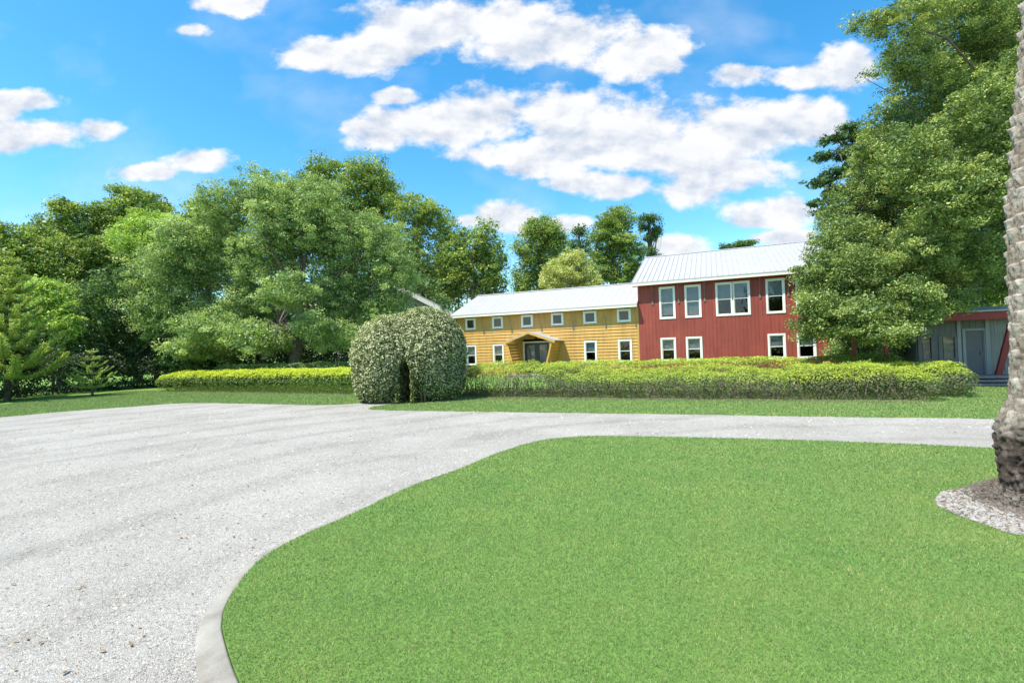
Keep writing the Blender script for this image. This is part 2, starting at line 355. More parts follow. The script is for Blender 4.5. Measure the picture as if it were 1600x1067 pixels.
# flush concrete edging round the near side of the island
kin = np.array([p for p in isl]); 
i0 = int(np.argmin(np.hypot(kin[:,0]+.75, kin[:,1]-2.02))); g1 = gnd(800,702)[:2]; i1 = int(np.argmin(np.hypot(kin[:,0]-g1[0], kin[:,1]-g1[1])))
seg = kin[i0:i1+1]
tan = np.gradient(seg, axis=0); tan /= np.linalg.norm(tan, axis=1)[:, None]; nrm = np.stack([-tan[:,1], tan[:,0]], 1)
c0 = kin.mean(0)
if np.dot(nrm[len(nrm)//2], seg[len(seg)//2]-c0) < 0: nrm = -nrm
tt = np.linspace(0, 1, len(seg)); wid = np.where(tt < .45, .205-.105*np.clip(tt/.45, 0, 1), .10) ; wid = wid*(1-.85*np.clip((tt-.72)/.28, 0, 1))
V = []; F = []
for i, (p, n_, w) in enumerate(zip(seg, nrm, wid)):
    a = p+n_*.004; b_ = p+n_*(w+.004)
    V += [(a[0],a[1],.002),(a[0],a[1],.024),(a[0]+n_[0]*.012,a[1]+n_[1]*.012,.028),(b_[0]-n_[0]*.02,b_[1]-n_[1]*.02,.018),(b_[0],b_[1],.005)]
    if i:
        for k in range(4): F.append(((i-1)*5+k, (i-1)*5+k+1, i*5+k+1, i*5+k))
tag(mesh_np('kerb', V, F, M_conc), kind='structure')

# ---- grass blades
def blades(poly, box, dens, hgt, wid, z0, excl=None):
    x0, y0, x1, y1 = box; n = int((x1-x0)*(y1-y0)*dens)
    x = rng.uniform(x0, x1, n); y = rng.uniform(y0, y1, n); k = inside(poly, x, y)
    if excl is not None: k &= ~inside(excl, x, y)
    x = x[k]; y = y[k]; return x, y, np.full(len(x), hgt), np.full(len(x), wid), np.full(len(x), z0)
def build_blades(name, sets):
    x, y, h, w, z = [np.concatenate([s[i] for s in sets]) for i in range(5)]
    n = len(x); a = rng.uniform(0, 2*np.pi, n); h = h*rng.uniform(.5, 1.25, n); lean = rng.uniform(.1, .95, n)*h; la = rng.uniform(0, 2*np.pi, n)
    V = np.empty((n, 3, 3), np.float32)
    V[:,0] = np.stack([x-np.cos(a)*w, y-np.sin(a)*w, z], 1); V[:,1] = np.stack([x+np.cos(a)*w, y+np.sin(a)*w, z], 1)
    V[:,2] = np.stack([x+np.cos(la)*lean, y+np.sin(la)*lean, z+h*.8], 1)
    tone = np.clip(rng.normal(.48, .22, n), 0, .93); dry = rng.random(n) < .035; tone[dry] = rng.uniform(.9, 1, dry.sum())
    return tag(mesh_np(name, V.reshape(-1, 3), np.arange(n*3).reshape(-1, 3), M_blade, tone=tone), 'short clipped green turf blades over the lawn', 'grass', kind='stuff')
ring = catmull([gnd(*p)[:2] for p in [(1462,790),(1476,774),(1515,768),(1556,771)]] + [(6.3,5.75),(6.8,5.0),(6.2,4.2),(5.2,3.9)] + [gnd(*p)[:2] for p in [(1600,843),(1545,827),(1490,808)]], 5, True)
near = [blades(isl, (-2.4, 2.2, 3.6, 3.6), 15000, .024, .0018, .034, ring), blades(isl, (-2.6, 3.6, 5.4, 5.0), 9500, .026, .0025, .034, ring),
        blades(isl, (-2.6, 5.0, 9, 7), 5200, .030, .0036, .034, ring), blades(isl, (-2.2, 7, 12, 10), 3000, .034, .005, .034, ring)]
lawnL = [(-60, 12)] + [tuple(p) for p in farL] + [tuple(p) for p in pathL] + [(-5, 22.5), (-8, 24.5), (-24, 31), (-60, 36)]
lawnR = [tuple(p) for p in farR] + [(40, 30), (-4, 30)]
far_ = [blades(lawnL, (-24, 14, -4, 30), 700, .06, .010, 0), blades(lawnR, (-5.2, 8, 20, 20), 1100, .05, .008, 0)]
def edge_tufts(line, step, hgt, wid, z0, spread, gap=.0):
    line = np.asarray(line); d = np.linalg.norm(np.diff(line, axis=0), axis=1); sl = np.concatenate([[0], np.cumsum(d)]); n = int(sl[-1]/step); t = rng.uniform(0, sl[-1], n)
    # patchy: denser runs and bare runs along the edge
    w_ = np.sin(t*3.1)+np.sin(t*7.7+1)+rng.normal(0, .8, n); t = t[w_ > gap]; n = len(t)
    x = np.interp(t, sl, line[:,0])+rng.normal(0, spread, n); y = np.interp(t, sl, line[:,1])+rng.normal(0, spread, n); k = (y > 2.2) & (y < 24) & (np.abs(x) < 24)
    x = x[k]; y = y[k]; return x, y, np.full(len(x), hgt), np.full(len(x), wid), np.full(len(x), z0)
near += [edge_tufts(isl, .0016, .03, .0025, .006, .014), edge_tufts(np.vstack([ring, ring[:1]]), .003, .035, .003, .03, .02, .8)]
far_ += [edge_tufts(farL, .004, .05, .007, .0, .06), edge_tufts(farR, .003, .045, .006, .0, .05)]
build_blades('grass', near); build_blades('grass', far_)['label'] = 'short green turf blades between drive and hedges'

# ---- loose shell chips on the drive and in the palm ring
def chips(name, poly, box, dens, size, z, label, excl=None, mat=None):
    x0, y0, x1, y1 = box; n = int((x1-x0)*(y1-y0)*dens); x = rng.uniform(x0, x1, n); y = rng.uniform(y0, y1, n); k = inside(poly, x, y)
    if excl is not None: k &= ~inside(excl, x, y)
    x = x[k]; y = y[k]; n = len(x)
    s = size*rng.lognormal(0, .42, n)
    base = np.array([[-1,-.6,0],[1,-.5,0],[.15,.9,0],[-.1,0,.75]]); V = base[None]*np.stack([s, s*rng.uniform(.5,1,n), s*rng.uniform(.5,1.1,n)], 1)[:,None,:]
    V = V + rng.normal(0, .18, V.shape)*s[:,None,None]
    a = rng.uniform(0, 2*np.pi, n); c, s_ = np.cos(a)[:,None], np.sin(a)[:,None]; X = V[:,:,0]*c-V[:,:,1]*s_; Yv = V[:,:,0]*s_+V[:,:,1]*c
    zz = V[:,:,2]+z
    W = np.stack([X+x[:,None], Yv+y[:,None], np.maximum(zz, z-.001)], 2)
    F = (np.arange(n)[:,None,None]*4+np.array([[0,1,3],[1,2,3],[2,0,3]])[None]).reshape(-1, 3)
    tone = np.repeat(rng.random(n), 3)
    return tag(mesh_np(name, W.reshape(-1, 3), F, mat or M_chip, tone=tone), label, 'gravel', kind='stuff')
kern = catmull(np.concatenate([isl]), 1, True)
kj = np.array([.02*math.sin(i*2.3)+.015*math.sin(i*5.9) for i in range(len(seg))])[:,None]; kpoly = np.concatenate([isl[:i0], seg+nrm*(wid[:,None]*.88+kj), isl[i1+1:]])
chips('gravel', drive, (-4.6, 2.2, 0, 5), 3600, .0052, .004, 'crushed pale shell scattered loose over the near drive', kpoly)
chips('gravel', drive, (-9, 5, 1.5, 9), 1500, .0068, .004, 'crushed pale shell scattered loose over the middle of the drive', kpoly)
chips('gravel', drive, (-14, 9, 12, 17), 110, .012, .004, 'crushed pale shell scattered over the far end of the drive', kpoly)
tag(sheet('pebble_bed', ring, .040, plain('pebble_bed_grit', (.24, .215, .19), .95, .5, 40, bump=1), .03), 'round bed of white pebbles about the palm foot', 'pebble bed')
chips('pebbles', ring, (4, 3.7, 7, 6), 5500, .011, .041, 'white pebbles heaped in the bed about the palm', mat=M_peb)
# fallen leaves on the drive
V = []; F = []; T = []
lp = [(rng.uniform(-7, -2.4), rng.uniform(3, 12)) for _ in range(70)] + [(rng.uniform(-3.6, -2.4), rng.uniform(2.6, 5)) for _ in range(26)]
for (x, y) in lp:
    a = rng.uniform(0, 6.28); s = rng.uniform(.012, .03); i = len(V)
    for (u, v, w) in ((-1, 0, .15), (0, -.45, .5), (1, 0, .2), (0, .45, .35)):
        V.append((x+s*(u*math.cos(a)-v*math.sin(a)), y+s*(u*math.sin(a)+v*math.cos(a)), .012+s*w))
    F.append((i, i+1, i+2, i+3))
tag(mesh_np('fallen_leaves', V, F, plain('dry_leaf', (.28, .19, .09), .8, .4, 3)), 'small dry brown leaves scattered on the pale drive', 'leaves', kind='stuff')
# mulch strips under the hedges
def strip(name, pts, w, mat, z):
    P_ = catmull(pts, 6); t_ = np.gradient(P_, axis=0); t_ /= np.linalg.norm(t_, axis=1)[:,None]; n_ = np.stack([-t_[:,1], t_[:,0]], 1)
    j = np.array([.12*math.sin(i*1.7)+.08*math.sin(i*3.1) for i in range(len(P_))])[:,None]
    return tag(sheet(name, np.concatenate([P_+n_*(w/2+j), (P_-n_*(w/2-j*.7))[::-1]]), z, mat), kind='structure')

# ------------------------------------------------------------------ foliage engine
def leaf_quads(C, size, up=.35, asp=.5, norm=None):
    """diamond leaves at centres C with sizes; returns V,F"""
    n = len(C); size = np.broadcast_to(size, n)
    d = rng.normal(0, 1, (n, 3)); d /= np.linalg.norm(d, axis=1)[:,None]
    nn = rng.normal(0, 1, (n, 3)); nn[:,2] = np.abs(nn[:,2])+up
    if norm is not None: nn = nn*.75+norm*1.0
    d = d - nn*(np.sum(d*nn, 1)/np.sum(nn*nn, 1))[:,None]; d /= (np.linalg.norm(d, axis=1)[:,None]+1e-9)
    b = np.cross(nn, d); b /= (np.linalg.norm(b, axis=1)[:,None]+1e-9)
    s = size[:,None]; V = np.stack([C-d*s*.5, C+b*s*.5*asp, C+d*s*.5, C-b*s*.5*asp], 1).reshape(-1, 3)
    return V, np.arange(n*4).reshape(-1, 4)
def unit(n):
    d = rng.normal(0, 1, (n, 3)); return d/np.linalg.norm(d, axis=1)[:,None]
def crown_points(lobes, nclump, per, cr, flat=.6, hollow=.35, droop=0):
    """lobes: list (cx,cy,cz,rx,ry,rz). clumps spread through each lobe, denser toward its outside"""
    lobes = np.array(lobes, float); vol = (lobes[:,3]*lobes[:,4]*lobes[:,5])**(.72); pr = vol/vol.sum()
    li = rng.choice(len(lobes), nclump, p=pr); u = unit(nclump); rad = rng.uniform(hollow**2, 1, nclump)**.5*rng.uniform(.8, 1.14, nclump)
    C = lobes[li,:3]+u*lobes[li,3:]*rad[:,None]
    cs = cr*rng.uniform(.55, 1.4, nclump); per_ = np.maximum(3, (per*rng.uniform(.5, 1.4, nclump))).astype(int)
    idx = np.repeat(np.arange(nclump), per_); m = len(idx)
    q = unit(m)*(rng.random(m)**.45)[:,None]*cs[idx][:,None]; q[:,2] *= flat
    q[:,2] -= droop*(q[:,0]**2+q[:,1]**2)
    P = C[idx]+q
    ct = np.clip(rng.normal(.5, .22, nclump), 0, 1); tone = np.clip(ct[idx]+rng.normal(0, .2, m), 0, 1)
    return P, tone, C, li
def limbs(mb, base, top, C, r0, n_main=7, n_twig=40, seed=0, trunk_bend=.3):
    rnd = random.Random(seed); base = Vector(base); top = Vector(top)
    pts = [base+(top-base)*t+Vector((math.sin(t*5+seed), math.cos(t*4+seed), 0))*trunk_bend*t*(1-t)*2 for t in (0, .12, .3, .5, .75, 1)]
    rad = [r0*1.45, r0*1.08, r0*.95, r0*.88, r0*.75, r0*.5]; mb.tube(pts, rad, 10)
    if len(C) == 0: return
    mains = []
    ks = [int(k) for k in rng.choice(len(C), min(n_main, len(C)), replace=False)]
    for k in ks:
        t0 = rnd.uniform(.45, 1); s = pts[0].lerp(pts[-1], t0); s = base+(top-base)*t0+Vector((math.sin(t0*5+seed), math.cos(t0*4+seed), 0))*trunk_bend*t0*(1-t0)*2
        e = Vector(C[k]); mid = s.lerp(e, .5)+Vector((rnd.uniform(-.4, .4), rnd.uniform(-.4, .4), (e-s).length*.10))
        q = s.lerp(e, .25).lerp(mid, .4); mb.tube([s, q, mid, mid.lerp(e, .5)+Vector((0, 0, .1)), e], [r0*.45, r0*.36, r0*.25, r0*.15, r0*.05], 6); mains.append([s, q, mid, e])
    MP = np.array([list(m_[i].lerp(m_[i+1], f)) for m_ in mains for i in range(3) for f in (0, .25, .5, .75)])
    tw = min(r0*.10, .035)
    for k in rng.choice(len(C), min(n_twig, len(C)), replace=False):
        c = C[int(k)]; j = int(np.argmin(np.linalg.norm(MP-c, axis=1))); s = Vector(MP[j]); e = Vector(c)
        if (e-s).length > 4: continue
        mid = s.lerp(e, .5)+Vector((rnd.uniform(-.2, .2), rnd.uniform(-.2, .2), rnd.uniform(0, .35)))
        mb.tube([s, mid, e], [tw, tw*.7, tw*.25], 4, False)
def lobe_px(L_, Y, dr=1.0):
    out = []
    for l in L_:
        px, py, rx, ry = l[:4]; dy = l[4] if len(l) > 4 else rng.uniform(-.35, .35)*rx/FPX*Y
        c = at(px, py, Y+dy); k = (Y+dy)/FPX; out.append((c[0], c[1], c[2], rx*k, rx*k*dr, ry*k))
    return out
def moss_strands(spots, parent, mat, name='spanish_moss'):
    V = []; F = []; T = []
    for (c, ln, w, k) in spots:
        for _ in range(k):
            x, y, z = c[0]+rng.normal(0, w), c[1]+rng.normal(0, w), c[2]+rng.normal(0, .25*w*4); l_ = ln*rng.uniform(.45, 1); a = rng.uniform(0, 3.14); seg_ = 5
            ww = rng.uniform(.004, .009)+ln*.002
            for s in range(seg_+1):
                t = s/seg_; xx = x+rng.normal(0, .02)-(x-c[0])*t*.6; yy = y+rng.normal(0, .02)-(y-c[1])*t*.6; wd = ww*(1-t*.8)
                V += [(xx-math.cos(a)*wd, yy-math.sin(a)*wd, z-l_*t), (xx+math.cos(a)*wd, yy+math.sin(a)*wd, z-l_*t)]
                if s: i = len(V)-4; F.append((i, i+1, i+3, i+2)); T.append(rng.random())
    return mesh_np(name, V, F, mat, parent, tone=T)
M_moss = leaf_mat('spanish_moss', [(0, (.15, .155, .12)), (1, (.30, .31, .24))], .35, .9, 1.1, (1, 1, 1))

def tree(name, label, base_px, Y, lobes, mat, r0, nclump, per, cr, leaf, top_px=None, flat=.6, hollow=.35, group=None, bark=None, twigs=40, mains=7, droop=0, up=.35, asp=.5, dr=1.0, moss=None, cat='tree', trunk=True, fill=.08):
    b = at(base_px, 560, Y); root = empty(name, (b[0], b[1], 0), label, cat, group)
    Lw = lobe_px(lobes, Y, dr)
    P, tone, C, li = crown_points(Lw, nclump, per, cr, flat, hollow, droop)
    k = P[:,2] > .25; P = P[k]; tone = tone[k]
    V, F = leaf_quads(P, leaf*rng.uniform(.6, 1.35, len(P)), up, asp)
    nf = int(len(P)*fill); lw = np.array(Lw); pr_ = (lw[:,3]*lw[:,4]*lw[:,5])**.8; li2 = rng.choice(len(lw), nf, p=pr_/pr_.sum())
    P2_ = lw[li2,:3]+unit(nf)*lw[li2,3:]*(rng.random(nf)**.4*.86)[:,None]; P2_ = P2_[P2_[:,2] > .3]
    V2, F2 = leaf_quads(P2_, leaf*2.0*rng.uniform(.6, 1.3, len(P2_)), up, .6); F = np.concatenate([F, F2+len(V)]); V = np.concatenate([V, V2]); tone = np.concatenate([tone, np.clip(rng.normal(.25, .15, len(P2_)), 0, 1)])  # inner fill leaves toned darker: the crown's self-shading put into their colour
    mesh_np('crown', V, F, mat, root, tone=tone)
    if trunk:
        mb = MB(); t = at(*top_px, Y) if top_px is not None else np.array([b[0], b[1], np.average([l[2] for l in Lw])])
        limbs(mb, (b[0], b[1], -.1), tuple(t), C, r0, mains, twigs, seed=int(base_px))
        mb.build('trunk', bark or M_bark, root, smooth=True)
    for (px, py, dy_, ln, w, kk) in (moss or []): moss_strands([(at(px, py, Y+dy_), ln, w, kk)], root, M_moss)
    return root

G = lambda *s: [(i/(len(s)-1), c) for i, c in enumerate(s)]
M_oak = leaf_mat('oak_leaves', G((.035,.065,.018), (.07,.115,.03), (.13,.185,.045), (.24,.29,.085)), k=1.95)
M_laurel = leaf_mat('laurel_oak_leaves', G((.04,.085,.025), (.09,.15,.045), (.16,.23,.07), (.28,.35,.12)))
M_broad = leaf_mat('broad_leaves', G((.03,.06,.014), (.07,.125,.025), (.14,.20,.04), (.26,.31,.07)))
M_lime = leaf_mat('lime_leaves', G((.08,.14,.025), (.14,.21,.04), (.20,.275,.055), (.28,.33,.09)), w=(1, 1, 1))
M_deep = leaf_mat('deep_green_leaves', G((.018,.045,.014), (.035,.075,.02), (.06,.11,.03), (.10,.16,.045)))
M_cyp = leaf_mat('cypress_needles', G((.04,.075,.02), (.085,.14,.03), (.14,.20,.04), (.22,.28,.065)))
M_willow = leaf_mat('pale_feathery_leaves', G((.12,.16,.04), (.18,.22,.06), (.25,.29,.09), (.32,.35,.13)))
M_pine = leaf_mat('pine_needles', G((.015,.045,.015), (.03,.07,.022), (.05,.10,.03), (.08,.13,.04)))
M_norf = leaf_mat('norfolk_pine_needles', G((.05,.095,.03), (.10,.155,.04), (.18,.225,.05), (.29,.31,.08)), k=2.1, w=(1, 1, 1))
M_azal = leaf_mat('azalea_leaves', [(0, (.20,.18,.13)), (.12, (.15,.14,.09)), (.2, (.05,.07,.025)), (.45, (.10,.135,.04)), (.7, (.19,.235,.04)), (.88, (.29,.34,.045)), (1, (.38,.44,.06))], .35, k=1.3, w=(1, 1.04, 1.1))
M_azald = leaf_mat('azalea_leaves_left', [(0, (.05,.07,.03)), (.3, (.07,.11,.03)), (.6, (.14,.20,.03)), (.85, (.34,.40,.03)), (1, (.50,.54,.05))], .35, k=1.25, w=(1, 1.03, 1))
M_jas = leaf_mat('jasmine_leaves_and_flowers', [(0, (.045,.075,.018)), (.3, (.095,.14,.03)), (.5, (.19,.23,.07)), (.56, (.48,.49,.27)), (.8, (.62,.61,.37)), (1, (.72,.71,.50))], .3, k=1.0, w=(.98, 1, 1))
M_vib = leaf_mat('dark_hedge_leaves', G((.012,.03,.010), (.025,.055,.016), (.045,.085,.025), (.08,.125,.045)), .15, .55, .85)  # dark green, lowered further to put the trees' shade into the leaves

# ------------------------------------------------------------------ houses
ANG = R_(22.5); D_ = np.array([math.cos(ANG), -math.sin(ANG)]); NN = np.array([-math.sin(ANG), -math.cos(ANG)])
r_ = ray(838, 560); P0 = r_[:2]/r_[1]*33
def Wp(s, o, z): q = P0+D_*s+NN*o; return (float(q[0]), float(q[1]), float(z))
def hbox(mb, s0, s1, o0, o1, z0, z1): mb.hexa([Wp(s0,o1,z0), Wp(s1,o1,z0), Wp(s1,o0,z0), Wp(s0,o0,z0), Wp(s0,o1,z1), Wp(s1,o1,z1), Wp(s1,o0,z1), Wp(s0,o0,z1)])

def make_window(house, s0, s1, z0, z1, trim=.10, sash=True, blind=0, mullion=None):
    """trim board frame = window; sub-parts: sash, pane, blind"""
    mb = MB(); o1 = .05
    hbox(mb, s0, s1, -.08, o1, z1-trim, z1); hbox(mb, s0-.0, s1+.0, -.08, o1+.004, z0, z0+trim)
    hbox(mb, s0, s0+trim, -.08, o1-.003, z0+trim, z1-trim); hbox(mb, s1-trim, s1, -.08, o1-.003, z0+trim, z1-trim)
    if mullion: hbox(mb, mullion-trim*.75, mullion+trim*.75, -.08, o1-.003, z0+trim, z1-trim)
    w = mb.build('window', M_white if z1 > 2.5 or True else M_cream, house, bevel=.006)
    bays = [(s0+trim, s1-trim)] if not mullion else [(s0+trim, mullion-trim*.75), (mullion+trim*.75, s1-trim)]
    for (a, b_) in bays:
        za, zb = z0+trim, z1-trim
        if sash:
            m = MB(); t = .035
            hbox(m, a, a+t, -.07, .005, za, zb); hbox(m, b_-t, b_, -.07, .005, za, zb); hbox(m, a+t, b_-t, -.07, .005, za, za+t); hbox(m, a+t, b_-t, -.07, .005, zb-t, zb)
            zm = (za+zb)/2-.02
            if zb-za > .9: hbox(m, a+t, b_-t, -.065, .008, zm, zm+.04)
            m.build('sash', M_white, w)
        m = MB(); m.quad(Wp(a, -.035, za), Wp(b_, -.035, za), Wp(b_, -.035, zb), Wp(a, -.035, zb)); m.build('pane', M_glass, w)
        if blind:
            m = MB(); zb2 = zb; n = int((zb-za)*blind/.05)
            for k in range(n):
                z = zb2-.03-k*.05; m.hexa([Wp(a+.04,-.10,z-.045), Wp(b_-.04,-.10,z-.045), Wp(b_-.04,-.115,z-.045), Wp(a+.04,-.115,z-.045), Wp(a+.04,-.12,z), Wp(b_-.04,-.12,z), Wp(b_-.04,-.135,z), Wp(a+.04,-.135,z)])
            m.build('blind', M_blind, w)
    return w

def cut_rects(rects, s0, s1, z0, z1):
    """split span [s0,s1] of a horizontal board z0..z1 around openings"""
    spans = [(s0, s1)]
    for (a, b_, c, d) in rects:
        if c < z1-.01 and d > z0+.01:
            out = []
            for (u, v) in spans:
                if b_ <= u or a >= v: out.append((u, v))
                else:
                    if a > u: out.append((u, a))
                    if b_ < v: out.append((b_, v))
            spans = out
    return spans
# ---- yellow house
ylo = [(-5.33,-4.50),(-3.20,-2.37),(3.34,4.18),(5.54,6.40)]
yhi = [(-5.32,-4.50),(-3.20,-2.37),(-1.00,-.15),(1.15,2.01),(3.35,4.22),(5.54,6.40)]
YH = empty('yellow_house', Wp(.4, -2, 0), 'yellow clapboard two storey wing with white metal roof and square upper windows', 'house')
rects = [(a+.05,b_-.05,.8,2.15) for a,b_ in ylo]+[(a+.05,b_-.05,3.33,4.08) for a,b_ in yhi]+[(-.92,1.05,.1,2.28)]
mb = MB(); YL, YR = -6.02, 6.87; z = .25; 
while z < 4.32:
    zt = min(z+.2, 4.33)
    for (u, v) in cut_rects(rects, YL, YR, z, zt):
        mb.hexa([Wp(u,.036,z), Wp(v,.036,z), Wp(v,-.05,z), Wp(u,-.05,z), Wp(u,.002,zt+.0), Wp(v,.002,zt+.0), Wp(v,-.05,zt), Wp(u,-.05,zt)])
    z += .2
hbox(mb, YL, YR, -.2, -.0, 0, .25)
hbox(mb, YL-.002, YL+.1, -.1, .035, .25, 4.33); hbox(mb, YR-.1, YR-.004, -.1, .035, .25, 4.33)
mb.build('wall', M_yel, YH)
mb = MB(); hbox(mb, YL, YL+.05, -8.9, -.2, 0, 4.3); hbox(mb, YR-.06, YR-.01, -8.9, -.2, 0, 4.3); hbox(mb, YL, YR-.01, -8.95, -8.9, 0, 4.3); mb.build('side_wall', M_yel, YH)
mb = MB(); hbox(mb, YL+.3, YR-.3, -2.2, -2.1, .2, 4.2); hbox(mb, YL+.3, YR-.3, -2.1, -.2, 2.72, 2.76); hbox(mb, YL+.3, YR-.3, -2.1, -.2, .2, .22); mb.build('interior', M_dark, YH)
for a, b_ in ylo: make_window(YH, a, b_, .75, 2.20, .10, True, .45 if a != 5.54 else 0)
for a, b_ in yhi: make_window(YH, a, b_, 3.29, 4.13, .14, False)
def gable_roof(parent, s0, s1, o, ze, D, slope, rib, mat, fas=.17, rh=.04):
    tn = math.tan(R_(slope)); zr = ze+D*tn
    mb = MB(); th = .06
    for sg in (1, -1):                                # front slope and rear slope
        oo = (lambda k: o-k) if sg == 1 else (lambda k: o-2*D+k)
        mb.hexa([Wp(s0,oo(0),ze-th), Wp(s1,oo(0),ze-th), Wp(s1,oo(D),zr-th), Wp(s0,oo(D),zr-th), Wp(s0,oo(0),ze), Wp(s1,oo(0),ze), Wp(s1,oo(D),zr), Wp(s0,oo(D),zr)])
    r = mb.build('roof', mat, parent)
    m2 = MB(); s = s0+.02
    while s < s1:
        m2.hexa([Wp(s,o,ze), Wp(s+.035,o,ze), Wp(s+.035,o-D,zr), Wp(s,o-D,zr), Wp(s+.008,o,ze+rh), Wp(s+.03,o,ze+rh), Wp(s+.03,o-D,zr+rh), Wp(s+.008,o-D,zr+rh)]); s += rib
    m2.build('rib', mat, r)
    m3 = MB(); m3.hexa([Wp(s0-.02,o-D+.16,zr-.16*tn+.035), Wp(s1+.02,o-D+.16,zr-.16*tn+.035), Wp(s1+.02,o-D,zr+.03), Wp(s0-.02,o-D,zr+.03), Wp(s0-.02,o-D+.16,zr-.16*tn+.05), Wp(s1+.02,o-D+.16,zr-.16*tn+.05), Wp(s1+.02,o-D,zr+.05), Wp(s0-.02,o-D,zr+.05)])
    m3.build('ridge_cap', mat, r)
    m4 = MB(); hbox(m4, s0+.01, s1-.01, o-.045, o-.01, ze-fas-.02, ze-.035)          # eave fascia
    for ss in (s0+.012, s1-.045):                                                    # rake boards
        m4.hexa([Wp(ss,o-.05,ze-fas-.02), Wp(ss+.033,o-.05,ze-fas-.02), Wp(ss+.033,o-D,zr-fas), Wp(ss,o-D,zr-fas), Wp(ss,o-.05,ze-th-.01), Wp(ss+.033,o-.05,ze-th-.01), Wp(ss+.033,o-D,zr-th-.003), Wp(ss,o-D,zr-th-.003)])
    m4.build('fascia', M_cream, parent)
    return r
gable_roof(YH, -6.35, 6.86, .5, 4.37, 4.7, 21.5, .46, M_roof, rh=.012)
mb = MB(); mb.quad(Wp(YL,.0-.2,4.25), Wp(YL,-8.4,4.25), Wp(YL,-4.2,6.0)); mb.build('gable_wall', M_yel, YH)
mb = MB(); hbox(mb, -6.3, 6.85, .03, .45, 4.19, 4.2); mb.build('soffit', M_yel, YH)
def brace(parent, s, zlow, ztop, o):
    mb = MB(); mb.tube([Wp(s, .05, zlow+.05), Wp(s, o-.06, ztop)], .013, 6); b_ = mb.build('eave_brace', M_steel, parent)
    m = MB(); hbox(m, s-.05, s+.05, .022, .062, zlow-.1, zlow+.12); m.build('plate', M_steel, b_, bevel=.008)
for s in (-6.0+.05, -3.87, -1.71, .46, 2.65, 4.81, 6.69): brace(YH, s, 3.08, 4.2, .5)
# porch
pc, ph, PD = .2, 1.78, 2.0
mb = MB(); ze, zr = 2.30, 2.93
for sg in (-1, 1):
    mb.hexa([Wp(pc+sg*ph,PD,ze-.05), Wp(pc,PD,zr-.05), Wp(pc,.03,zr-.05), Wp(pc+sg*ph,.03,ze-.05), Wp(pc+sg*ph,PD,ze), Wp(pc,PD,zr), Wp(pc,.03,zr), Wp(pc+sg*ph,.03,ze)])
pr = mb.build('porch_roof', M_roof, YH)
mb = MB()
for sg in (-1, 1): mb.hexa([Wp(pc+sg*(ph-.02),PD+.002,ze-.17), Wp(pc,PD+.002,zr-.17), Wp(pc,PD-.04,zr-.17), Wp(pc+sg*(ph-.02),PD-.04,ze-.17), Wp(pc+sg*(ph-.02),PD+.002,ze-.052), Wp(pc,PD+.002,zr-.052), Wp(pc,PD-.04,zr-.052), Wp(pc+sg*(ph-.02),PD-.04,ze-.052)])
mb.build('rake_board', M_yeltrim, pr)
for sg in (-1, 1):                                     # flared slatted side screens
    mb = MB(); top, bot = ph-.25, ph-.85
    def pp(t, o, z_): return Wp(pc+sg*(bot+(top-bot)*t), o, z_)
    for o in (PD-.12, .1):
        a = pc+sg*bot; b_ = pc+sg*top; mb.hexa([Wp(a-.05,o+.05,0), Wp(a+.05,o+.05,0), Wp(a+.05,o-.05,0), Wp(a-.05,o-.05,0), Wp(b_-.05,o+.05,2.2), Wp(b_+.05,o+.05,2.2), Wp(b_+.05,o-.05,2.2), Wp(b_-.05,o-.05,2.2)])
        mb.build('porch_post', M_yeltrim, YH, bevel=.008); mb = MB()
    k = 0
    while k < 11:
        t0 = k/11+.01; t1 = (k+.88)/11; c0_ = pc+sg*(bot+(top-bot)*t0); c1_ = pc+sg*(bot+(top-bot)*t1)
        mb.hexa([Wp(c0_-.015,PD-.17,2.2*t0), Wp(c0_+.015,PD-.17,2.2*t0), Wp(c0_+.015,.15,2.2*t0), Wp(c0_-.015,.15,2.2*t0), Wp(c1_-.015,PD-.17,2.2*t1), Wp(c1_+.015,PD-.17,2.2*t1), Wp(c1_+.015,.15,2.2*t1), Wp(c1_-.015,.15,2.2*t1)]); k += 1
    mb.build('side_screen', M_yeltrim, YH)
mb = MB(); hbox(mb, pc-ph+.2, pc+ph-.2, 0.05, PD+.3, .01, .14); mb.build('porch_step', M_conc, YH)
mb = MB(); hbox(mb, -.92, -.82, -.06, .055, .15, 2.2); hbox(mb, .95, 1.05, -.06, .055, .15, 2.2); hbox(mb, -.92, 1.05, -.06, .058, 2.2, 2.30); mb.build('door_frame', M_white, YH, bevel=.006)
for a, b_ in ((-.82, .063), (.067, .95)):
    mb = MB(); t = .16; hbox(mb, a, a+t, -.06, .0, .15, 2.2); hbox(mb, b_-t, b_, -.06, .0, .15, 2.2); hbox(mb, a+t, b_-t, -.06, 0, .15, .45); hbox(mb, a+t, b_-t, -.06, 0, 2.04, 2.2)
    dr_ = mb.build('door', M_darkdoor, YH, bevel=.005)
    mb = MB(); mb.quad(Wp(a+t,-.03,.45), Wp(b_-t,-.03,.45), Wp(b_-t,-.03,2.04), Wp(a+t,-.03,2.04)); mb.build('pane', M_glass, dr_)
    mb = MB(); hbox(mb, a+t, b_-t, -.07, -.05, .45, 2.04); mb.build('curtain', M_greycurt, dr_)
mb = MB(); hbox(mb, .063-.04, .063+.0, .002, .05, 1.0, 1.12); mb.build('door_handle', M_steel, YH)
mb = MB(); mb.tube([Wp(.08,.05,2.66), Wp(.08,.16,2.66)], .02, 6); mb.tube([Wp(.08,.16,2.72), Wp(.08,.16,2.66), Wp(.08,.16,2.46), Wp(.08,.16,2.42)], [.03,.09,.08,.03], 6); mb.build('porch_lamp', plain('rusty_lamp', (.09,.03,.02), .5, .2), YH)

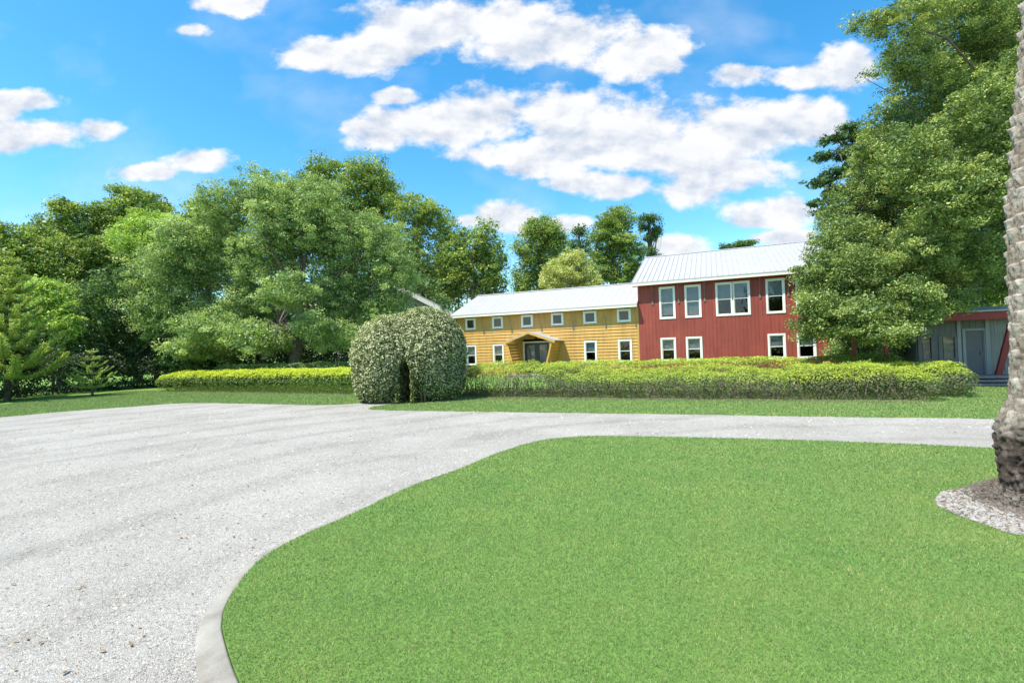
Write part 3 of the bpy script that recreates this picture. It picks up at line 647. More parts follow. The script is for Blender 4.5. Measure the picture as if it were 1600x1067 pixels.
# ---- red house
RH = empty('red_house', Wp(12, -4, 0), 'red vertical board two storey block with white ribbed metal roof', 'house')
RL, RRt = 6.875, 17.42
r_hi = [(8.14,9.08,None),(9.62,10.55,None),(11.34,13.18,12.26),(13.98,14.94,None),(15.46,16.42,None)]
r_lo = [(8.13,9.03),(9.60,10.52),(13.98,14.88),(15.42,16.34)]
rects = [(a+.05,b_-.05,3.38,5.27) for a,b_,_ in r_hi]+[(a+.05,b_-.05,.8,2.15) for a,b_ in r_lo]
mb = MB(); s = RL; bw = .2032
while s < RRt-.01:
    e = min(s+bw, RRt)-.007
    zs = [(.2, 5.45)]
    cuts = []
    for (a, b_, c, d) in rects:
        if a < e-.004 and b_ > s+.004: cuts.append((a, b_, c, d))
    if not cuts: hbox(mb, s, e, -.03, .02, .2, 5.45)
    else:
        pts = sorted(set([s, e]+[x for c in cuts for x in c[:2] if s < x < e]))
        for u, v in zip(pts[:-1], pts[1:]):
            if v-u < .002: continue
            z = .2
            for c in sorted([c for c in cuts if c[0] < (u+v)/2 < c[1]], key=lambda c: c[2]):
                hbox(mb, u, v, -.03, .02, z, c[2]); z = c[3]
            hbox(mb, u, v, -.03, .02, z, 5.45)
    s += bw
hbox(mb, RL, RRt, -.12, .0, 0, .2)
wl = mb.build('wall', M_red, RH)
mb = MB(); zc = [(0, 0.8), (2.15, 3.38), (5.27, 5.45)]
for (a, b_) in zc: hbox(mb, RL+.01, RRt-.01, -.07, -.035, a, b_)
mb.build('sheathing', M_red, RH)
mb = MB(); hbox(mb, RL+.002, RL+.05, -14.2, -.04, 0, 5.4); hbox(mb, RRt-.05, RRt-.002, -14.2, -.04, 0, 5.4); hbox(mb, RL+.05, RRt-.05, -14.2, -14.1, 0, 5.4)
mb.quad(Wp(RL+.003,0,5.35), Wp(RL+.003,-13.9,5.35), Wp(RL+.003,-6.9,8.2)); mb.quad(Wp(RRt-.003,0,5.35), Wp(RRt-.003,-13.9,5.35), Wp(RRt-.003,-6.9,8.2))
mb.build('side_wall', M_red, RH)
mb = MB(); hbox(mb, RL+.3, RRt-.3, -2.4, -2.3, .2, 5.3); hbox(mb, RL+.3, RRt-.3, -2.3, -.15, 2.75, 2.79); hbox(mb, RL+.3, RRt-.3, -2.3, -.15, .2, .22); mb.build('interior', M_dark, RH)
for i, (a, b_, mu) in enumerate(r_hi): make_window(RH, a, b_, 3.34, 5.32, .10, True, (.9,.95,.45,.5,.5)[i], mu)
for a, b_ in r_lo: make_window(RH, a, b_, .75, 2.20, .10, True, .5)
gable_roof(RH, 6.55, 17.9, .5, 5.66, 7.4, 20.5, .305, M_roof, .19, rh=.045)
mb = MB(); hbox(mb, 6.6, 17.85, .03, .45, 5.44, 5.45); mb.build('soffit', M_red, RH)
for s in (7.75, 9.28, 10.75, 12.25, 13.68, 15.11, 16.75): brace(RH, s, 4.36, 5.5, .5)

# ---- white house far behind, only its gable end and a lower lean-to roof show
wc = at(640, 480, 42); WH = empty('white_house', (wc[0], wc[1], 0), 'white gabled house mostly hidden behind the flowering arch', 'house')
def W2(px, py, Y): return tuple(at(px, py, Y))
a = at(707, 487, 40); b_ = at(655, 462, 40)
ridge = np.array([b_[0]-2.6, 40.0, b_[2]+1.45]); eR = np.array([a[0], 40.0, a[2]]); eL = 2*ridge-eR; eL[2] = eR[2]
mb = MB(); bk = np.array([-1.5, 9, 0]); th = np.array([0, 0, .12])
for e_ in (eR, eL): mb.hexa([e_-th, ridge-th, ridge-th+bk, e_-th+bk, e_, ridge, ridge+bk, e_+bk])
mb.build('roof', M_roof, WH)
mb = MB(); iR = eR+np.array([-.7, .4, -.05]); iL = eL+np.array([.7, .4, -.05]); top = ridge+np.array([0, .4, -.3])
g0 = lambda p: np.array([p[0], p[1], 0]); mb.quad(g0(iL), g0(iR), iR, top, iL); mb.quad(g0(iR), g0(iR)+bk, iR+bk, iR); mb.quad(g0(iL), g0(iL)+bk, iL+bk, iL)
mb.build('wall', plain('grey_white_siding', (.55, .56, .55), .7, .08, 2), WH)
mb = MB(); fh = np.array([0, 0, .35]); fo = np.array([0, -.03, 0])
for e_ in (eR, eL): mb.hexa([e_-th-fh+fo, ridge-th-fh+fo, ridge-th-fh-fo, e_-th-fh-fo, e_-th*1.05+fo, ridge-th*1.05+fo, ridge-th*1.05-fo, e_-th*1.05-fo])
mb.build('fascia', M_white, WH)

# ------------------------------------------------------------------ carport shed, right
SP = at(1560, 560, 17.6)[:2]; sa = R_(20); SD = np.array([math.cos(sa), -math.sin(sa)]); SN = np.array([-math.sin(sa), -math.cos(sa)])
def Sp(s, o, z): q = SP+SD*s+SN*o; return (float(q[0]), float(q[1]), float(z))
def sbox(mb, s0, s1, o0, o1, z0, z1): mb.hexa([Sp(s0,o1,z0), Sp(s1,o1,z0), Sp(s1,o0,z0), Sp(s0,o0,z0), Sp(s0,o1,z1), Sp(s1,o1,z1), Sp(s1,o0,z1), Sp(s0,o0,z1)])
def s_of(px, py=545, o=0):
    d = ray(px, py); n2 = np.array([SN[0], SN[1]]); t = (n2@(SP+SN*o))/(n2@d[:2]); q = d*t+np.array([0, 0, CH]); return float((q[:2]-SP)@SD), float(q[2])
SH = empty('carport_shed', (SP[0], SP[1], 0), 'low grey shed with red fascia beam beneath the big oak', 'shed')
M_grey = plain('grey_plank_paint', (.15, .155, .15), .8, .15, 3, bump=.3, bscale=20)  # grey planks lowered: the oak's shadow is put into the paint colour
M_greyb = plain('blue_grey_door_paint', (.12, .122, .128), .6, .08, 3)  # door darkened as well, oak shadow put into its colour
M_corr = plain('corrugated_steel', (.22, .24, .24), .4, .12, 2, metal=.35)
M_shadedpost = plain('shaded_white_post_paint', (.27, .285, .285), .6, .1, 3)  # white posts and door frame greyed: oak shade put into the colour
M_deck = plain('weathered_deck_boards', (.22, .20, .19), .9, .3, 8, bump=.4, bscale=30)
sL = s_of(1432)[0]; sP = s_of(1500)[0]; sC = s_of(1543)[0]; sR = s_of(1620)[0]; zt = 2.56
so = [(s_of(1437)[0], s_of(1458)[0]), (s_of(1469)[0], s_of(1495)[0]), (s_of(1509)[0], s_of(1538)[0])]
mb = MB(); s = sL
while s < sC:
    e = min(s+.18, sC)-.008; hbox_ok = True
    top0 = 1.0 if False else None
    inop = [o_ for o_ in so[:2] if o_[0]-.02 < (s+e)/2 < o_[1]+.02]; dop = so[2][0] < (s+e)/2 < so[2][1]
    if dop: sbox(mb, s, e, -.05, 0, 1.95, zt)
    elif inop: sbox(mb, s, e, -.05, 0, .3, .9); sbox(mb, s, e, -.05, 0, 1.75, zt)
    else: sbox(mb, s, e, -.05, 0, .3, zt)
    s += .18
mb.build('wall', M_grey, SH)
for i, (a, b_) in enumerate(so[:2]):
    mb = MB(); t = .06; sbox(mb, a-.05, a+t, -.05, .03, .85, 1.8); sbox(mb, b_-t, b_+.05, -.05, .03, .85, 1.8); sbox(mb, a+t, b_-t, -.05, .03, .85, .92); sbox(mb, a+t, b_-t, -.05, .03, 1.73, 1.8)
    w = mb.build('window', M_grey, SH); mb = MB(); mb.quad(Sp(a+t,-.02,.92), Sp(b_-t,-.02,.92), Sp(b_-t,-.02,1.73), Sp(a+t,-.02,1.73)); mb.build('pane', M_glass, w)
    mb = MB(); sbox(mb, a+.15, b_-.02, -.12, -.1, .92, 1.73); mb.build('blind', plain('beige_shade', (.3,.3,.25), .8), w)
a, b_ = so[2]; mb = MB(); sbox(mb, a, b_, -.05, -.02, .3, 1.93); d_ = mb.build('door', M_greyb, SH, bevel=.01)
mb = MB(); sbox(mb, a-.09, a, -.05, .03, .3, 2.02); sbox(mb, b_, b_+.09, -.05, .03, .3, 2.02); sbox(mb, a, b_, -.05, .03, 1.93, 2.02); mb.build('door_frame', M_shadedpost, SH, bevel=.005)
mb = MB(); sbox(mb, b_-.12, b_-.07, -.02, .03, 1.05, 1.15); mb.build('handle', M_steel, d_)
mb = MB(); sbox(mb, sC-.06, sC+.07, -.06, .06, .3, zt); sbox(mb, sP-.08, sP+.03, -.06, .05, .3, zt); mb.build('corner_post', M_shadedpost, SH, bevel=.008)
mb = MB(); n = int((sR-sC-.07)/.02); pts = [(sC+.07+k*.02, .012*math.sin(k*math.pi/2.5)) for k in range(n+40)]
for (u, o_), (v, p_) in zip(pts[:-1], pts[1:]): mb.quad(Sp(u,o_-.02,.3), Sp(v,p_-.02,.3), Sp(v,p_-.02,zt), Sp(u,o_-.02,zt))
mb.build('corrugated_panel', M_corr, SH, smooth=True)
mb = MB(); sbox(mb, sL-.0, sR+1, -4.5, -4.4, 0, 2.2); sbox(mb, sR+.9, sR+1, -4.4, 0, 0, 2.2); sbox(mb, sL, sL+.06, -4.4, -.05, 0, 2.2); mb.build('rear_wall', M_grey, SH)
mb = MB(); sbox(mb, sL, sR+1, -1.4, -1.3, .3, 2.2); mb.build('interior', M_dark, SH)
f0 = s_of(1322, 500, .8)[0]
mb = MB(); sbox(mb, f0, sR+1.6, .72, .80, 2.30, 2.58); mb.build('fascia', M_redbeam, SH, bevel=.01)
mb = MB(); mb.hexa([Sp(f0-.05,.9,2.58), Sp(sR+1.7,.9,2.58), Sp(sR+1.7,-4.9,2.95), Sp(f0-.05,-4.9,2.95), Sp(f0-.05,.9,2.63), Sp(sR+1.7,.9,2.63), Sp(sR+1.7,-4.9,3.0), Sp(f0-.05,-4.9,3.0)]); mb.build('roof', plain('grey_metal_roof', (.35,.35,.34), .5), SH)
mb = MB(); b0 = s_of(1560, 590, .4)[0]; b1 = s_of(1583, 505, .4)[0]; mb.hexa([Sp(b0-.09,.45,.3), Sp(b0+.09,.45,.3), Sp(b0+.09,.33,.3), Sp(b0-.09,.33,.3), Sp(b1-.09,.45,2.3), Sp(b1+.09,.45,2.3), Sp(b1+.09,.33,2.3), Sp(b1-.09,.33,2.3)]); mb.build('diagonal_brace', M_redbeam, SH, bevel=.01)
mb = MB(); 
for px in (1330, 1380): s = s_of(px, 500, .7)[0]; mb = MB(); sbox(mb, s, s+.12, .6, .72, 0, 2.3); mb.build('post', M_redbeam, SH, bevel=.01)
mb = MB()
for k in range(3): sbox(mb, sL, sR+1, .02, .9-.0, .245-.115*k, .33-.115*k) if k == 0 else sbox(mb, sL, sR+1, .7, .9+.22*k, .245-.115*k, .32-.115*k)
mb.build('deck', M_deck, SH, bevel=.006)

# ------------------------------------------------------------------ shrubs and hedges
def shell_points(lobes, n, depth, inner=.12):
    L_ = np.array(lobes, float); area = (L_[:,3]*L_[:,5]+L_[:,3]*L_[:,4]+L_[:,4]*L_[:,5]); pr = area/area.sum()
    li = rng.choice(len(L_), n, p=pr); u = unit(n); u[:,2] = np.where(rng.random(n) < .35, np.abs(u[:,2]), u[:,2])
    dep = rng.exponential(depth, n); rmin = L_[li,3:].min(1)
    f = np.where(rng.random(n) < inner, rng.uniform(.4, 1, n), 1-dep/rmin+rng.normal(0, .02, n))
    P = L_[li,:3]+u*L_[li,3:]*f[:,None]
    nn = u/L_[li,3:]; nn /= np.linalg.norm(nn, axis=1)[:,None]
    k = P[:,2] > .04
    for i in range(len(L_)):
        near_ = (np.abs(P-L_[i,:3]) < L_[i,3:]).all(1) & (li != i) & k
        idx = np.nonzero(near_)[0]
        if len(idx): d = np.linalg.norm((P[idx]-L_[i,:3])/L_[i,3:], axis=1); k[idx[d < .86]] = False
    return P[k], nn[k], li[k]
def hedge(name, label, line, rows, h, mat, n, leaf, r=.62, dry=0, tone_top=.8, tone_side=.35, stems=True, depth=.05, seed=1, hvar=.08, cat='hedge', sr=(.35, .85), zlift=.5, hfun=None):
    rnd = random.Random(seed); P_ = catmull(line, 10); sl = np.concatenate([[0], np.cumsum(np.linalg.norm(np.diff(P_, axis=0), axis=1))]); tot = sl[-1]
    root = empty(name, (float(P_[len(P_)//2][0]), float(P_[len(P_)//2][1]), 0), label, cat); lobes = []; bases = []
    for ro in rows:
        s = .2*rnd.random()
        while s < tot:
            x = np.interp(s, sl, P_[:,0]); y = np.interp(s, sl, P_[:,1]); j = min(len(P_)-2, int(np.searchsorted(sl, s))); t = P_[j+1]-P_[j]; t = t/np.linalg.norm(t); n_ = np.array([-t[1], t[0]])
            if n_[1] < 0: n_ = -n_
            rr = r*rnd.uniform(.8, 1.2); hh = (hfun(s/tot, ro[0]) if hfun else h)*ro[1]*rnd.uniform(1-hvar, 1+hvar); q = np.array([x, y])+n_*(ro[0]+rnd.uniform(-.1, .1))
            lobes.append((q[0], q[1], hh*zlift, rr, rr*1.0, hh*(1-zlift))); bases.append((q[0], q[1], rr, hh)); s += r*rnd.uniform(.75, 1.1)
    P, nn, li = shell_points(lobes, n, depth)
    # ragged lumps
    q = P*1.6; lump = np.sin(q[:,0]*3.1+1.3*np.sin(q[:,1]*2.3))*np.sin(q[:,1]*2.9+q[:,2]*3.7)*np.cos(q[:,0]*1.7-q[:,2]*4.1)
    P = P+nn*(lump*.06)[:,None]; P[:,2] = np.maximum(P[:,2], .03)+0
    hc = h*.96+.04*np.sin(P[:,0]*2.1)+.03*np.sin(P[:,0]*5.3+P[:,1]*3); hc = np.where(P[:,2] > hc, np.minimum(P[:,2], hc+(P[:,2]-hc)*.35), P[:,2]) if not hfun else P[:,2]; P[:,2] = hc
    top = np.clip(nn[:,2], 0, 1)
    t = tone_side+(tone_top-tone_side)*np.clip((top-.42)*2.6, 0, 1)+rng.normal(0, .11, len(P))+lump*.08  # tops toned lighter than sides: sunlight from above put into leaf colour
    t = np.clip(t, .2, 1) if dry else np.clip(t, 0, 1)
    if dry:
        patch = np.sin(P[:,0]*1.9+.7)*np.sin(P[:,0]*.83+2)+.6*np.sin(P[:,0]*5.1+P[:,2]*4)*np.cos(P[:,1]*3); pd = dry*np.clip(.5+.6*patch, .05, 1)*np.clip(1.15-top*1.4, 0.02, 1)
        k = rng.random(len(P)) < pd; t[k] = rng.uniform(0, .18, k.sum())
    V, F = leaf_quads(P, leaf*rng.uniform(.6, 1.4, len(P)), .2, .55, norm=nn*1.2)
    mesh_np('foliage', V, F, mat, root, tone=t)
    if stems:
        mb = MB(); mb.tube([(P_[0][0], P_[0][1], .03)]+[(p[0], p[1], .03) for p in P_[1:]], .02, 5)
        for (x, y, rr, hh) in bases:
            for _ in range(3):
                a = rnd.uniform(0, 6.28); e = (x+math.cos(a)*rr*rnd.uniform(*sr), y+math.sin(a)*rr*rnd.uniform(*sr), hh*rnd.uniform(.45, .8)); b0_ = (x+math.cos(a)*.08, y+math.sin(a)*.08, -.02)
                mb.tube([b0_, ((b0_[0]+e[0])/2+rnd.uniform(-.05, .05), (b0_[1]+e[1])/2, e[2]*.45), e], [.022, .015, .006], 4, False)
        mb.build('stems', M_twig, root)
    return root
g = lambda x, y: gnd(x, y)[:2]
# right hedge: front run parallel to the drive
FL = [g(694,622)+np.array([.3,.6]), g(900,623)+np.array([.2,.6]), g(1100,625)+np.array([.2,.6]), g(1300,627)+np.array([.2,.6]), g(1470,628)+np.array([.1,.6])]
strip('hedge_bed', [p+np.array([.2, .55]) for p in FL], 2.9, M_soil, .006)
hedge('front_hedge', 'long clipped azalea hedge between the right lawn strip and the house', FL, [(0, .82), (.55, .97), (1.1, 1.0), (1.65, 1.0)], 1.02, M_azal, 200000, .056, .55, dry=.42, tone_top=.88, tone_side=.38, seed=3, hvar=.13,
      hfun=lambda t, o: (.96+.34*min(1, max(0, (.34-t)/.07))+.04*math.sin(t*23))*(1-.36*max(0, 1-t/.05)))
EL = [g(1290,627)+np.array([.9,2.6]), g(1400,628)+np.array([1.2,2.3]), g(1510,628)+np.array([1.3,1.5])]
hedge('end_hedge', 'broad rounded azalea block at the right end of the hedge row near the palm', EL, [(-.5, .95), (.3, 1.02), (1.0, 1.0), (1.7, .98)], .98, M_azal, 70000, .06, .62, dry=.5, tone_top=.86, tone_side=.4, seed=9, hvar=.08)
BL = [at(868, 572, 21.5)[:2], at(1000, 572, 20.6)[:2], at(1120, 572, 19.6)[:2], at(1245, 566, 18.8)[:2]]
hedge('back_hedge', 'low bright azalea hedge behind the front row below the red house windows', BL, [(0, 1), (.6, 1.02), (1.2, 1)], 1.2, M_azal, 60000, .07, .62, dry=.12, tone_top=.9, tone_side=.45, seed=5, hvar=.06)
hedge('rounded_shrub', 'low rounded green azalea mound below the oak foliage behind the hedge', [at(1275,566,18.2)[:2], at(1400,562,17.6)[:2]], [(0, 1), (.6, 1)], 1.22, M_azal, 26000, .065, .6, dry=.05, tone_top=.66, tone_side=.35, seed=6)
# left hedge
LL = [g(250,613)+np.array([0,.8]), g(330,613.5)+np.array([.3,.7]), g(420,615)+np.array([.3,.7]), g(540,617)+np.array([.2,.7])]
strip('hedge_bed_left', [p+np.array([.2, .35]) for p in LL], 2.3, M_soil, .006)
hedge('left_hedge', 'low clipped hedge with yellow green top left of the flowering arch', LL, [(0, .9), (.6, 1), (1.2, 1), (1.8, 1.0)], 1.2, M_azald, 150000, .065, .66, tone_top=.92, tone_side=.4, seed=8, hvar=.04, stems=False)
# dark boundary hedge
BH = [at(-60, 600, 24)[:2], at(20, 600, 27.5)[:2], at(120, 600, 30)[:2], at(230, 590, 33)[:2], at(400, 590, 34)[:2], at(560, 590, 34)[:2]]
hedge('boundary_hedge', 'tall dark green hedge under the trees along the left boundary', BH, [(0, 1), (1.0, 1.2)], 2.5, M_vib, 110000, .13, 1.0, tone_top=.75, tone_side=.42, seed=12, hvar=.1, stems=False, depth=.08)
hedge('clipped_hedge', 'short dark clipped hedge behind the left hedge near the arch', [at(345,580,30)[:2], at(545,575,28.5)[:2]], [(0, 1), (.6, 1)], 1.45, M_deep, 22000, .10, .6, tone_top=.9, tone_side=.35, seed=13, stems=False)

# ---- flowering arch (star jasmine) with a walk-through opening
AC = np.array([-3.92, 18.5]); pa = R_(2.5)                    # passage axis direction in plan
axd = np.array([math.sin(pa), math.cos(pa)]); axr = np.array([math.cos(pa), -math.sin(pa)])
ARC = empty('jasmine_arch', (AC[0], AC[1], 0), 'huge domed star jasmine arch in cream bloom with a narrow walk through', 'topiary')
def arch_pts(n, depth, inner=.1):
    lob = [(-.72, -.1, 1.60, 1.42, 1.45, 1.62), (.58, .15, 1.74, 1.56, 1.5, 1.76), (-.05, .1, 2.25, 1.1, 1.1, 1.1), (-.98, -.1, .95, 1.1, 1.25, 1.3), (.96, .1, .95, 1.14, 1.2, 1.3)]
    P, nn, li = shell_points(lob, n, depth, inner); return P, nn
P, nn = arch_pts(210000, .045)
half, topz = .23, 1.56
xo = .10
ins = (np.abs(P[:,0]-xo) < half) & (P[:,2] < topz-.5*((P[:,0]-xo)/half)**2*.6)
P = P[~ins]; nn = nn[~ins]
m = 42000; side = rng.random(m); yy = rng.uniform(-1.3, 1.3, m); zz = rng.uniform(.03, 1.48, m)
tp = side > .72; xx = np.where(side < .36, xo-half-rng.exponential(.04, m), xo+half+rng.exponential(.04, m)); xx = np.where(tp, xo+rng.uniform(-half, half, m), xx)
zz = np.where(tp, topz-.3*((xx-xo)/half)**2+rng.exponential(.05, m), zz); n2 = np.stack([np.where(tp, 0, np.where(side < .36, 1, -1)), np.zeros(m), np.where(tp, -1, 0)], 1).astype(float)
P = np.concatenate([P, np.stack([xx, yy, zz], 1)]); nn = np.concatenate([nn, n2])
q = P*2.2; lump = np.sin(q[:,0]*3.1+1.3*np.sin(q[:,1]*2.3))*np.sin(q[:,1]*2.9+q[:,2]*3.7)*np.cos(q[:,0]*1.7-q[:,2]*4.1)
P = P+nn*(lump*.05+rng.normal(0, .02, len(P)))[:,None]
toW = lambda Q: np.stack([AC[0]+Q[:,0]*axr[0]+Q[:,1]*axd[0], AC[1]+Q[:,0]*axr[1]+Q[:,1]*axd[1], Q[:,2]], 1)
nW = np.stack([nn[:,0]*axr[0]+nn[:,1]*axd[0], nn[:,0]*axr[1]+nn[:,1]*axd[1], nn[:,2]], 1)
fl = rng.random(len(P)) < (.60+.12*lump-.22*np.clip(1-P[:,2]/1.2, 0, 1)); tone = np.where(fl, rng.uniform(.56, 1, len(P)), np.clip(rng.normal(.24, .13, len(P)), 0, .5))
V, F = leaf_quads(toW(P), np.where(fl, .062, .085)*rng.uniform(.7, 1.3, len(P)), .2, .62, norm=nW*1.1)
mesh_np('foliage', V, F, M_jas, ARC, tone=tone)
for sx in (-.7, -.6, .62, .75):
    mb = MB()
    for sy in (-.9, 0, .9): c_ = toW(np.array([[sx, sy, 0], [sx*1.02, sy, 1.2], [sx*1.0, sy*.9, 2.2]])); mb.tube([tuple(v) for v in c_], [.05, .035, .015], 6)
    mb.build('stems', M_twig, ARC, smooth=True)

# ------------------------------------------------------------------ trees
GW = 'trees beyond the house'; GL = 'trees along the left boundary'
tree('laurel_oak', 'big spreading grey green oak behind the left hedge with dark forked trunk', 457, 33,
     [(418,305,62,38),(350,330,50,42),(480,350,85,60),(560,385,80,62),(605,430,55,65),(540,455,60,45),(520,500,50,40),(420,400,70,60),(330,400,75,65),(270,430,65,62),(250,490,48,45),(310,500,60,42),(395,480,60,48),(600,490,52,42),(450,330,60,50),(430,530,55,30),(355,545,50,22),(500,300,40,30),(395,525,50,30,-4),(330,515,55,34,-3),(525,525,44,28,-4),(445,455,46,34,-6),(480,505,34,24,-6),(300,545,40,20,-2),(285,380,50,40,-1)],
     M_laurel, .42, 3500, 120, .52, .125, (470,440), mains=14, twigs=130, asp=.42,
     moss=[(px, py, rng.uniform(-4, 2), rng.uniform(.5, 1.5), .25, 14) for px, py in [(260,520),(300,530),(350,540),(400,520),(410,545),(480,530),(530,520),(570,520),(240,470),(330,480)]])
tree('tall_oak', 'tallest dark green tree rising behind the grey green oak', 545, 50, [(510,272,42,24),(572,275,42,30),(600,300,30,28),(545,310,60,30),(490,290,32,22),(560,350,60,35),(600,330,24,16)], M_broad, .35, 560, 85, .8, .2, (555,300), group=GL, mains=8, twigs=40)
tree('bald_cypress', 'bright green cypress with pale trunk right of the tallest tree', 655, 48, [(650,330,38,28),(630,370,42,34),(680,350,36,38),(700,380,26,40),(660,410,50,34),(640,440,42,28),(690,440,34,40),(625,320,24,20)], M_cyp, .3, 520, 95, .7, .17, (655,330), group=GW, bark=M_bark_pale, mains=8, twigs=50, flat=.5)
tree('broadleaf_tree', 'mid green broadleaf tree behind the left end of the yellow wing', 735, 46, [(760,362,26,20),(735,385,34,30),(765,400,30,34),(710,410,34,36),(745,430,46,36),(700,450,36,30),(770,445,28,30),(720,365,16,14)], M_broad, .22, 400, 60, .7, .21, (740,380), group=GW, bark=M_bark_pale, mains=8, twigs=60, hollow=.45)
tree('bald_cypress', 'dense rounded cypress draped with moss behind the yellow roof', 845, 55, [(845,358,32,22),(825,385,26,30),(862,385,28,34),(835,420,30,34),(868,370,20,22),(815,440,18,26),(858,440,26,24)], M_cyp, .36, 460, 100, .7, .17, (845,345), group=GW, mains=8, twigs=40, flat=.8, droop=.25,
     moss=[(px, py, 0, 3.2, .5, 22) for px, py in [(820,410),(835,430),(850,420),(862,430),(872,405)]])
tree('slender_cypress', 'thin dark cypress between two fuller cypresses', 903, 60, [(905,362,18,12),(895,385,16,14),(912,395,18,22),(900,420,22,20),(918,440,18,16)], M_deep, .25, 130, 50, .7, .22, (904,355), group=GW, mains=6, twigs=30, hollow=.2,
     moss=[(px, py, 0, 2.5, .4, 12) for px, py in [(893,395),(910,405)]])
tree('willow_tree', 'pale yellow green feathery tree just behind the yellow roof', 888, 44, [(893,405,24,16),(880,425,38,24),(905,435,34,24),(862,440,24,18),(925,445,18,14)], M_willow, .16, 380, 85, .45, .14, (890,405), group=GW, bark=M_bark_pale, mains=7, twigs=40, droop=.4)
tree('bald_cypress', 'tall cypress with layered boughs left of the lone mossy cypress', 955, 56, [(968,332,24,13),(950,348,26,13),(978,350,18,14),(940,370,26,15),(965,375,34,18),(950,400,38,20),(985,395,26,26),(940,425,30,20),(975,430,30,22),(995,425,16,22),(955,355,18,14)], M_cyp, .36, 520, 95, .6, .17, (955,325), group=GW, mains=10, twigs=60, flat=.5, hollow=.2,
     moss=[(px, py, 0, 2.6, .5, 14) for px, py in [(940,400),(960,410),(980,405),(925,430)]])
tree('lone_cypress', 'thin mossy cypress standing at the left end of the red roof', 1015, 58, [(1014,342,20,9),(1006,355,12,10),(1026,358,12,12),(1016,372,14,10),(1008,392,14,8),(1024,398,10,10)], M_deep, .32, 120, 75, .5, .15, (1014,340), group=GW, mains=6, twigs=25, hollow=.1,
     moss=[(px, py, 0, 2.2, .35, 14) for px, py in [(1003,365),(1024,370),(1030,362),(1012,385),(1026,395)]])
tree('flat_topped_cypress', 'flat dark treetop just clearing the red house roof ridge', 1152, 62, [(1140,386,16,5),(1160,382,18,5),(1172,379,10,4)], M_deep, .3, 80, 70, .5, .16, (1152,384), group=GW, mains=5, twigs=12)
# left boundary trees
tree('boundary_tree', 'dark rounded tree at the far left edge behind the norfolk pine', 20, 38, [(15,375,45,30),(40,410,45,40),(-30,400,60,60),(70,440,45,40),(10,460,60,50),(100,470,45,30)], M_broad, .25, 520, 85, .65, .18, group=GL)
tree('boundary_tree', 'light crowned tree second from the left with open top', 95, 42, [(110,335,30,22),(80,365,40,28),(125,375,38,30),(90,410,55,38),(150,400,36,34),(60,395,30,26),(130,450,50,40),(98,322,20,12)], M_broad, .25, 600, 85, .65, .18, group=GL, hollow=.4)
tree('boundary_tree', 'tall leafy tree with green top above the yellow green crown', 215, 44, [(205,308,32,16),(235,318,32,20),(180,330,38,20),(205,345,50,26),(160,365,40,28),(240,350,40,30),(170,420,56,50),(220,430,50,50),(190,300,14,8)], M_broad, .28, 700, 85, .7, .19, group=GL, hollow=.4)
tree('sunlit_tree', 'yellow green sunlit tree between darker trees on the left', 245, 38, [(235,350,40,20),(210,368,36,20),(265,360,36,24),(300,370,30,22),(240,385,50,24),(275,395,40,24)], M_lime, .2, 400, 85, .55, .16, group=GL)
tree('boundary_tree', 'small dark topped tree left of the big oak', 325, 42, [(315,322,22,16),(335,345,34,24),(300,350,26,20),(340,380,36,30)], M_broad, .22, 240, 58, .7, .23, group=GL)
tree('understory_tree', 'dark shaded understory tree with silvery leaves beneath the tall left trees', 165, 34, [(120,500,60,46),(190,470,60,50),(235,520,50,40),(170,530,70,36),(100,540,50,30),(215,450,40,30),(300,540,50,30),(30,520,50,40),(60,570,60,26),(140,568,70,26),(230,568,70,24),(310,566,60,24)], M_deep, .16, 900, 60, .6, .2, group=GL)
tree('understory_tree', 'dark leafy understory growth behind the big oak trunk', 600, 42, [(440,480,70,50),(520,470,50,50),(380,560,60,34),(470,555,60,34),(560,540,50,40),(620,520,50,50),(330,545,50,34),(660,470,40,50),(690,500,40,40)], M_deep, .16, 500, 60, .75, .24, group=GL)
tag(tree('sunlit_shrub', 'bright lime shrub beside the norfolk pine', 85, 31, [(85,470,26,34),(65,490,24,30),(105,500,20,30),(60,450,20,26)], M_lime, .08, 150, 60, .5, .16), cat='shrub')
# far mass of woods
Lw = []
for x in range(-500, 2300, 46): Lw.append((x, 455+rng.uniform(-14, 16)-(.033*(x-800))+(-62 if x < 640 else 12), 60, 46+rng.uniform(-6, 8), rng.uniform(-3, 5))); Lw.append((x+20, 520-.033*(x-800), 60, 42, -1))
for x in range(-500, 640, 46): Lw.append((x+8, 462-.033*(x-800), 60, 44, 0))
P, tone, C, li = crown_points(lobe_px(Lw, 70, .6), 3600, 42, 1.5, .7, .3); P = P[P[:,2] > 0]; tone = tone[:len(P)]
V, F = leaf_quads(P, .5*rng.uniform(.6, 1.4, len(P))); wd = mesh_np('distant_woods', V, F, M_deep, tone=tone); tag(wd, 'continuous dark wood closing the view behind all other trees', 'woods', kind='stuff')
# bare trunks standing in the wood gap left of the yellow wing
for px, Y, r0, lab in [(712, 52, .16, 'leftmost'), (728, 54, .13, 'second'), (752, 52, .15, 'third'), (776, 55, .15, 'rightmost')]:
    b = at(px, 560, Y); root = empty('slim_tree', (b[0], b[1], 0), lab+' of four slim bare trunks left of the yellow wing', 'tree', 'slim trunks in the wood gap')
    mb = MB(); tp = at(px+rng.uniform(-6, 6), 400, Y); mb.tube([(b[0], b[1], 0), tuple((np.array([b[0], b[1], 0])+tp)/2+rng.normal(0, .15, 3)), tuple(tp)], [r0, r0*.85, r0*.5], 6); mb.build('trunk', M_bark_pale, root, smooth=True)
    P, tone, C, li = crown_points(lobe_px([(px, 405, 16, 14)], Y), 40, 40, .6, .6); V, F = leaf_quads(P, .2); mesh_np('crown', V, F, M_cyp, root, tone=tone)

